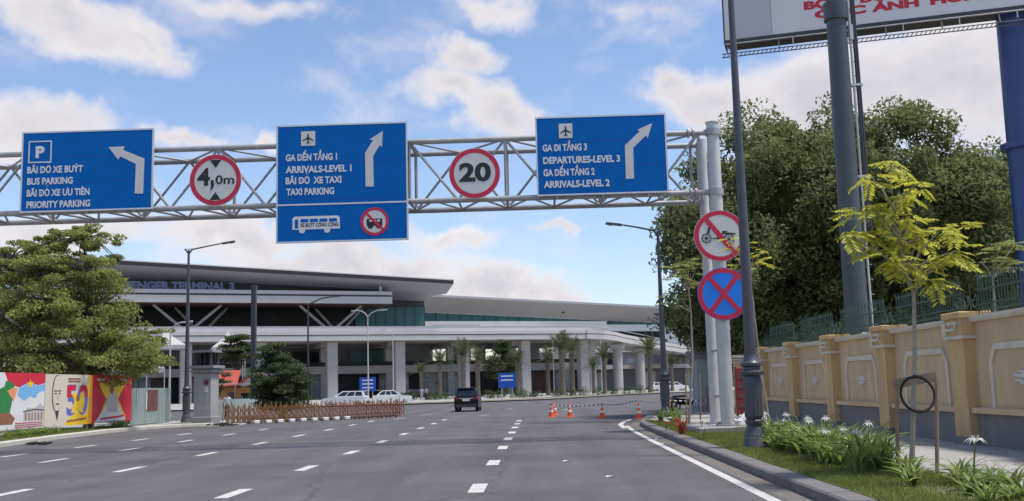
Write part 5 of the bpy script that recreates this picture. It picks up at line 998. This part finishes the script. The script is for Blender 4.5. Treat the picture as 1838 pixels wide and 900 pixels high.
for k, (px, py, Y, s, l) in enumerate(((300,590,95,3.4,'white pyramid tent roof beside the dark lamp post'),(409,594,98,3.0,'white pyramid tent roof behind the stone pillar'),(250,625,80,3.8,'low white tent roof above the red mural'))):
    p = aty(px, py, Y); t = thing('white_tent', (p.x, Y, 0), l, 'tent', 'white tents', rz=R(20)); zt = p.z; e = zt-1.6
    b = MB(); b.add([(-s/2,-s/2,e),(s/2,-s/2,e),(s/2,s/2,e),(-s/2,s/2,e),(0,0,zt),(-s*.14,-s*.14,zt-.75),(s*.14,-s*.14,zt-.75),(s*.14,s*.14,zt-.75),(-s*.14,s*.14,zt-.75)], [(0,1,6,5),(1,2,7,6),(2,3,8,7),(3,0,5,8),(5,6,4),(6,7,4),(7,8,4),(8,5,4)]); b.build('canopy','tent',t)
    b = MB(); b.ringprism([(-s/2,-s/2,e),(s/2,-s/2,e),(s/2,s/2,e),(-s/2,s/2,e)],[(-s/2+.02,-s/2+.02,e),(s/2-.02,-s/2+.02,e),(s/2-.02,s/2-.02,e),(-s/2+.02,s/2-.02,e)],(0,0,-.35)); b.build('valance','tent',t)
    for x in (-1,1):
        for y in (-1,1): MB().tube((x*s/2,y*s/2,0),(x*s/2,y*s/2,e),.04,.04,6).build('leg','alu',t)
a, e = aty(380,735,66), aty(470,735,75)
t = thing('metal_fence', (a.x,66,0), 'pale grey metal fence behind the folding gate', 'fence')
for k in range(7):
    P_, Q_ = Vector((a.x,66,0)).lerp(Vector((e.x,75,0)), k/7), Vector((a.x,66,0)).lerp(Vector((e.x,75,0)), (k+.97)/7); MB().prism([P_+Vector((0,0,.1)), Q_+Vector((0,0,.1)), Q_+Vector((0,0,1.3)), P_+Vector((0,0,1.3))],(.03,-.03,0)).build('sheet','hoard',t,True); MB().tube(P_,P_+Vector((0,0,2.4 if k % 3 == 0 else 1.5)),.03,.03,6).build('post','galv',t,True)
MB().tube((a.x,66,2.3),(e.x,75,2.3),.03,.03,6).build('rail','galv',t,True)

def person(loc, rz, label, top, bottom, pose=0.):
    t = thing('person', loc, label, 'person', None, rz)
    V = [(0,0,.95),(0,0,1.15),(0,0,1.38),(0,0,1.5),(0,.01,1.62),(.09,0,.9),(.11,.06*pose,.5),(.12,-.08*pose,.08),(.12,.1-.08*pose,.03),(-.09,0,.9),(-.11,-.04,.5),(-.12,.1*pose,.08),(-.12,.1+.1*pose,.03),(.18,0,1.38),(.26,.0,1.1),(.25,.1,.86),(-.18,0,1.38),(-.26,0,1.1),(-.25,.08,.86)]
    E = [(0,1),(1,2),(2,3),(3,4),(0,5),(5,6),(6,7),(7,8),(0,9),(9,10),(10,11),(11,12),(2,13),(13,14),(14,15),(2,16),(16,17),(17,18)]
    rad = [.13,.12,.14,.055,.1,.09,.06,.045,.04,.09,.06,.045,.04,.065,.045,.035,.065,.045,.035]
    me = bpy.data.meshes.new('p'); me.from_pydata(V, E, []); o = link('tmp', me); o.modifiers.new('s','SKIN'); o.modifiers.new('u','SUBSURF').levels = 1
    for i, r in enumerate(rad): me.skin_vertices[0].data[i].radius = (r, r*.8 if i in (0,1,2) else r)
    me.skin_vertices[0].data[0].use_root = True; bpy.context.view_layer.update()
    m2 = bpy.data.meshes.new_from_object(o.evaluated_get(bpy.context.evaluated_depsgraph_get())); bpy.data.objects.remove(o)
    for m_ in (top, bottom, 'skin', 'cloth'): m2.materials.append(MT[m_])
    for p in m2.polygons:
        z = p.center.z; p.material_index = 1 if z < .96 and abs(p.center.x) < .2 else (2 if z > 1.46 or (z < 1.12 and abs(p.center.x) > .2) else 0); p.use_smooth = True
    link('body', m2, t); b = MB(); V = []; n = 10
    for i in range(5):
        ph = i/4*math.pi*.5
        for j in range(n): V.append((.1*math.cos(ph)*math.cos(6.283*j/n), -.01+.115*math.cos(ph)*math.sin(6.283*j/n), 1.65+.1*math.sin(ph)))
    b.add(V, [(i*n+j,i*n+(j+1)%n,(i+1)*n+(j+1)%n,(i+1)*n+j) for i in range(4) for j in range(n)]); b.build('hair','cloth',t,smooth=True); return t
q = aty(408, 735, 63); person((q.x,63,0), R(30), 'person in dark clothes and pale top standing behind the folding gate', 'shirt', 'cloth', .5)
q = aty(757, 716, 136); person((q.x,136,.14), R(10), 'person in grey shirt walking between white car and black car', 'shirt', 'shirt', .8)
q = aty(765, 716, 136.5); person((q.x,136.5,.14), R(-20), 'person in dark trousers beside the one in grey', 'shirt', 'cloth', .6)
def far_sign(px, py, w, h, Y, label, rows):
    c = aty(px, py, Y); t = thing('information_sign', (c.x, Y, .14), label, 'road sign'); z = c.z-.14; MB().box(-w/2,w/2,-.03,.03,z-h/2,z+h/2).build('panel','farblue',t)
    for s in (-.3,.3): MB().tube((s*w,.06,0),(s*w,.06,z+h/2-.1),.06,.06,8).build('post','galv',t)
    for k in range(rows): MB().box(-w*.34,w*.34,-.036,-.031,z+h*.25-k*h*.27,z+h*.33-k*h*.27).build('text_bar','signwhite',t)
far_sign(660, 690, 2.0, 1.7, 128, 'blue information sign before the white cars', 3); far_sign(910, 683, 2.3, 1.9, 135, 'small blue sign on posts before the round green tree', 2)
p = aty(1011, 561, 120); t = thing('bird', p, 'dark bird gliding in front of the terminal wing', 'bird'); b = MB(); b.add([(-.28,0,.02),(-.1,.02,.1),(.12,0,.05),(.3,-.02,.0),(.1,0,-.06),(-.12,0,-.05)],[(0,1,2,3,4,5)]); b.lathe([(.01,-.2),(.06,-.05),(.05,.1),(.0,.2)],n=8); b.build('body','litter',t)

# ------------------------------------------------------------------ terminal
PHI = math.atan2(35, 79.5); TO = Vector((10.5,212,0)); tx = Vector((math.cos(PHI),math.sin(PHI),0)); ty = Vector((-math.sin(PHI),math.cos(PHI),0))
def TL(px, py, c):
    d = ray(px, py); t = ((TO+ty*c-CC).dot(ty))/d.dot(ty); P = CC+d*t-TO; return P.dot(tx), P.z
T = thing('airport_terminal', TO, 'long grey airport terminal with winged roof, raised deck and thick columns', 'building', rz=PHI)
UL = -170.
dk = MB().box(UL,1,0.1,26,10.95,11.9).build('deck','termwhite',T)
MB().box(UL,1,.35,25.8,11.9,12.05).build('deck_groove','termdark',dk); MB().box(UL,1,0,26,12.05,12.7).build('parapet','termwhite',dk)
MB().box(UL,1,.25,.3,12.7,13.5).build('rail_glass','winggrey',dk); MB().box(UL,1,.2,.36,13.5,13.62).build('handrail','termwhite',dk)
q = MB().box(-.04,.04,.3,.38,12.7,13.5).mesh('alu')
for k in range(56): o = link('rail_post', q, dk); o.location = (-2-2.2*k,.0,0)
colq = MB().bbox(-1.0,1.0,-1.0,1.0,0,10.9,.15).mesh('pier')
for y in (3., 13.):
    for u in [-144.5+13.1*k for k in range(12)]:
        o = link('column', colq, T); o.location = (u if y < 10 else u+.6, y, .05); 
        if y > 5: o.scale = (.7,.7,1)
for u in (1.6,): o = link('column', colq, T); o.location = (u+.5,4.2,.05); o.scale = (.8,.8,1)
for u in [-144.5+13.1*k for k in range(12)]: MB().box(u-1.3,u+1.3,6.2,25,10.0,10.93).build('crossbeam','pier',T)
# arrivals storey: slab, back wall with openings, shop fronts
MB().box(UL,6,12,30,5.0,6.5).build('mezzanine_slab','pier',T)
MB().box(UL,6,12.1,12.16,6.5,7.3).build('mezzanine_rail','glassdark',T)
op = [(-140,-136),(-125,-120),(-112,-108),(-27.6,-22.8),(-21.4,-20.0),(-18.8,-17.4),(-15.4,-11.8),(-8.6,-6.6),(-2.6,.8)]
u = UL
for a, e in op: MB().box(u,a,20,20.4,6.5,10.95).build('back_wall','termgrey',T); MB().box(a,e,20,20.4,10.0,10.95).build('lintel','termgrey',T); MB().box(a,e,20,20.1,6.5,7.3).build('balustrade','glassdark',T); u = e
MB().box(u,6,20,20.4,6.5,10.95).build('back_wall','termgrey',T)
r = random.Random(8); u = UL; k = 0
while u < 4:
    w = r.choice((2.2,3.0,4.2,5.5)); m_ = r.choice(('shopglass','brown','glassdark','shopglass','glassdark','brown','pier','glassteal')) if u > -60 else r.choice(('glassdark','brown','termgrey'))
    f = MB().box(u+.05,u+w-.05,16,16.3,.1,4.9).build('shop_front',m_,T); MB().box(u-.1,u+.1-.06,15.9,16.35,.1,5).build('mullion','termdark',T)
    if m_ in ('shopglass','glassteal'): MB().box(u+.3,u+w-.3,15.9,15.98,3.3,3.6).build('transom','termwhite',f)
    u += w
for x in (-60,-46): MB().box(x,x+9,17,17.2,6.6,9.6).build('glazing','glassteal' if x > -47 else 'glassdark',T)
r = random.Random(2); q = MB().box(-.25,.25,-.25,.25,-.06,0).mesh('signface')
for k in range(30): o = link('ceiling_light', q, T); o.location = (-100+k*3.3+r.uniform(-1,1), r.choice((4.8,8.5)), 9.99 if False else 10.94)
# main roof: a wing that sweeps down inwards from a thin outer edge
zt = lambda u: 22.5-.0414*(u+30); zs = lambda u: 19.5-.031*(u+32)
def roofpart(name, sec, m, u0=UL, u1=-30., du=-2., parent=T):
    """sec(u) -> list of (y, z) corners of one flat strip"""
    b = MB(); A_, B_ = sec(u0), sec(u1); n = len(A_); V = [(u0, y, z) for y, z in A_]+[(u1+(du if y > 5 else 0), y, z) for y, z in B_]; b.add(V, [(i, i+1, n+i+1, n+i) for i in range(n-1)]); return b.build(name, m, parent)
rf = roofpart('roof', lambda u: [(-2.,zt(u)),(40,zt(u)+2.)], 'roofpale')
roofpart('roof_edge', lambda u: [(-2.,zt(u)+.02),(-2.05,zt(u)-.18)], 'roofpale', parent=rf); roofpart('roof_fascia', lambda u: [(-2.03,zt(u)-.18),(-1.7,zt(u)-.85)], 'termdark', parent=rf)
roofpart('soffit', lambda u: [(-1.7,zt(u)-.85),(2.5,zt(u)-2.35),(7.,zs(u)+.55),(12.5,zs(u))], 'termgrey', parent=rf)
b = MB(); b.add([(-30,-2,zt(-30)),(-30,-1.7,zt(-30)-.85),(-30,2.5,zt(-30)-2.35),(-32,7,zs(-30)+.55),(-32,12.5,zs(-30)),(-32,40,zs(-30)),(-32,40,zt(-30)+2)], [(0,1,2,3,4,5,6)]); b.build('roof_end','termgrey',rf)
MB().box(UL,-36,12.4,12.7,12.72,18.9).build('glazing','glassdark',T); MB().box(-46,-31.5,12.1,12.38,12.72,18.2).build('glazing','glassteal',T)
for k in range(8): MB().box(-46+k*2.05,-45.9+k*2.05,12.0,12.09,12.72,18.4).build('mullion','termdark',T)
MB().box(-31.7,-31.5,12.4,38,12.72,18.6).build('side_glazing','glassteal',T); MB().box(UL,-31.6,12.2,12.9,18.2,19.6).build('head_band','termdark',T)
# kerbside canopy on V props
cn = MB().box(UL,-41.9,-.5,11,17.85,19.15).build('canopy','termwhite',T); MB().box(UL,-42.3,-.35,10.9,19.15,19.5).build('canopy_groove','termdark',cn); MB().box(UL,-41.9,-.5,11,19.5,20.15).build('canopy_top','termwhite',cn)
MB().box(UL,-42.2,-.3,10.8,17.8,17.84).build('canopy_underside','brown',cn); MB().tube((-44,.2,20.15),(-44,.2,21.2),.25,.25,8).build('vent_pipe','termwhite',cn)
for u in (-130.7,-104.7,-78.7,-52.7):
    for y, s in ((4.,1.),(10.5,.8)):
        for d in (-5.9,5.9): MB().tube((u+(3 if s < 1 else 0),y,12.7),(u+(3 if s < 1 else 0)+d*s,y,17.82),.3,.24,10).build('prop','termwhite',T)
        MB().box(u-.35+(3 if s < 1 else 0),u+.35+(3 if s < 1 else 0),y-.35,y+.35,12.7,13.2).build('prop_foot','termwhite',T)
lettering('PASSENGER TERMINAL 3', 'letternavy', T, (-92.6,-.3,20.15), (1,0,0), (0,0,1), 21.5, 1.25, .05)
# lower wing beyond
CW = 38.
w0, w1 = TL(740,527,CW), TL(1229,552,CW); v0, v1 = TL(740,560,CW+6), TL(1229,582,CW+6)
def ext(a, b_, u): return a[1]+(b_[1]-a[1])*(u-a[0])/(b_[0]-a[0])
ue = w1[0]+30
b = MB(); b.add([(w0[0]-6,CW,ext(w0,w1,w0[0]-6)),(ue,CW,ext(w0,w1,ue)),(ue,CW,ext(w0,w1,ue)-.5),(w0[0]-6,CW,ext(w0,w1,w0[0]-6)-.5)],[(0,1,2,3)]); b.build('wing_edge','roofpale',T)
b = MB(); b.add([(w0[0]-6,CW+.05,ext(w0,w1,w0[0]-6)-.5),(ue,CW+.05,ext(w0,w1,ue)-.5),(ue,CW+6,ext(v0,v1,ue)),(w0[0]-6,CW+6,ext(v0,v1,w0[0]-6))],[(0,1,2,3)]); b.build('wing_soffit','winggrey',T)
b = MB(); b.add([(w0[0]-6,CW,ext(w0,w1,w0[0]-6)),(ue,CW,ext(w0,w1,ue)),(ue,CW+40,ext(w0,w1,ue)+1),(w0[0]-6,CW+40,ext(w0,w1,w0[0]-6)+1)],[(0,1,2,3)]); b.build('wing_roof','roofpale',T)
g0, g1 = TL(735,590,CW+6.2), TL(1060,590,CW+6.2)
b = MB(); b.prism([(g0[0]-8,CW+6.2,g0[1]-1),(ue,CW+6.2,g0[1]-1),(ue,CW+6.2,ext(v0,v1,ue)),(g0[0]-8,CW+6.2,ext(v0,v1,g0[0]-8))],(0,.2,0)); b.build('wing_glazing','glassteal',T)
for k in range(26):
    u = g0[0]-6+k*3.1; MB().box(u,u+.12,CW+6.05,CW+6.19,g0[1]-1,ext(v0,v1,u)).build('mullion','termdark',T)
p0, p1 = TL(745,577,24), TL(1075,580,24); p2 = TL(745,592,24)
MB().box(p0[0],p1[0]+2,24,24.5,p2[1]-.2,p0[1]).build('terrace_parapet','termwhite',T); MB().box(TL(778,584,24)[0],TL(862,584,24)[0],23.9,23.99,TL(800,587,24)[1],TL(800,583,24)[1]).build('slot','termgrey',T)
c0, c1, cz = TL(1062,583,CW+5), TL(1238,586,CW+5), TL(1150,632,CW+5)
MB().box(c0[0],c1[0]+25,CW+5,CW+6,cz[1],c0[1]).build('end_wall','carwhite',T)
MB().box(TL(1064,600,CW+5)[0],TL(1190,600,CW+5)[0],CW+4.9,CW+4.99,TL(1120,607,CW+5)[1],TL(1120,595,CW+5)[1]).build('window_strip','glassdark',T)
for k in range(8): o = link('column', colq, T); o.location = (-20+k*13,CW+8,0.05); o.scale = (.8,.8,1.3)

MB().box(2,ue,CW+6.4,CW+6.8,.1,cz[1]+.2).build('lower_wall','termgrey',T); MB().box(4,ue,CW-6,CW+6.3,5.2,6.2).build('lower_slab','pier',T)
for k in range(14): MB().box(6+k*5.2,9.4+k*5.2,CW+6.2,CW+6.39,(6.6 if k % 3 else .4),(9.4 if k % 3 else 4.6)).build('lower_window',('carwhite','glassdark','shopglass')[k % 3],T)
# ------------------------------------------------------------------ curving viaduct beyond the deck
vp_ = [(1054,608,211.5),(1085,609,213.5),(1106,611.5,217.5),(1122,615.5,223),(1160,622,233),(1200,629.5,245),(1245,636,259),(1300,642,276)]
P = [aty(x, y, Y) for x, y, Y in vp_]; vd = thing('viaduct', P[1]*1, 'pale concrete viaduct curving away beyond the terminal deck', 'viaduct'); ROOTM[vd.name] = Matrix.Translation(P[1]).inverted()
def sweep(name, o0, o1, z0, z1, m):
    b = MB(); n = len(P); V = []
    for i, p in enumerate(P):
        d = (P[min(i+1,n-1)]-P[max(i-1,0)]); d.z = 0; d.normalize(); nl = Vector((-d.y,d.x,0)); V += [p+nl*o0+Vector((0,0,z0)), p+nl*o1+Vector((0,0,z0)), p+nl*o1+Vector((0,0,z1)), p+nl*o0+Vector((0,0,z1))]
    b.add(V, [(4*i+j, 4*i+(j+1) % 4, 4*i+4+(j+1) % 4, 4*i+4+j) for i in range(n-1) for j in range(4)]+[(0,1,2,3),(4*n-1,4*n-2,4*n-3,4*n-4)]); return b.build(name, m, vd, True)
sweep('deck', 0, 9, 0, .95, 'termwhite'); sweep('groove', .3, 8.8, .951, 1.08, 'termdark'); sweep('parapet', -.06, .4, 1.081, 1.75, 'termwhite'); sweep('parapet', 8.6, 9, 1.081, 1.75, 'termwhite'); sweep('handrail', .05, .15, 2.4, 2.5, 'alu')
for px, py, Y, r_ in ((1112,700,221,1.05),(1152,700,233,1.1),(1196,700,247,.9),(1236,700,262,.9)):
    a = aty(px, py, Y); z = 9.2 if Y < 230 else 8.6; b = MB(); b.tube((a.x,a.y+2.2,0),(a.x,a.y+2.2,z+.9),r_,r_,18); b.build('pier','pier',vd,True,True); MB().box(a.x-1.5,a.x+1.5,a.y+.9,a.y+4,z-.1,z+.75).build('pier_cap','pier',vd,True)
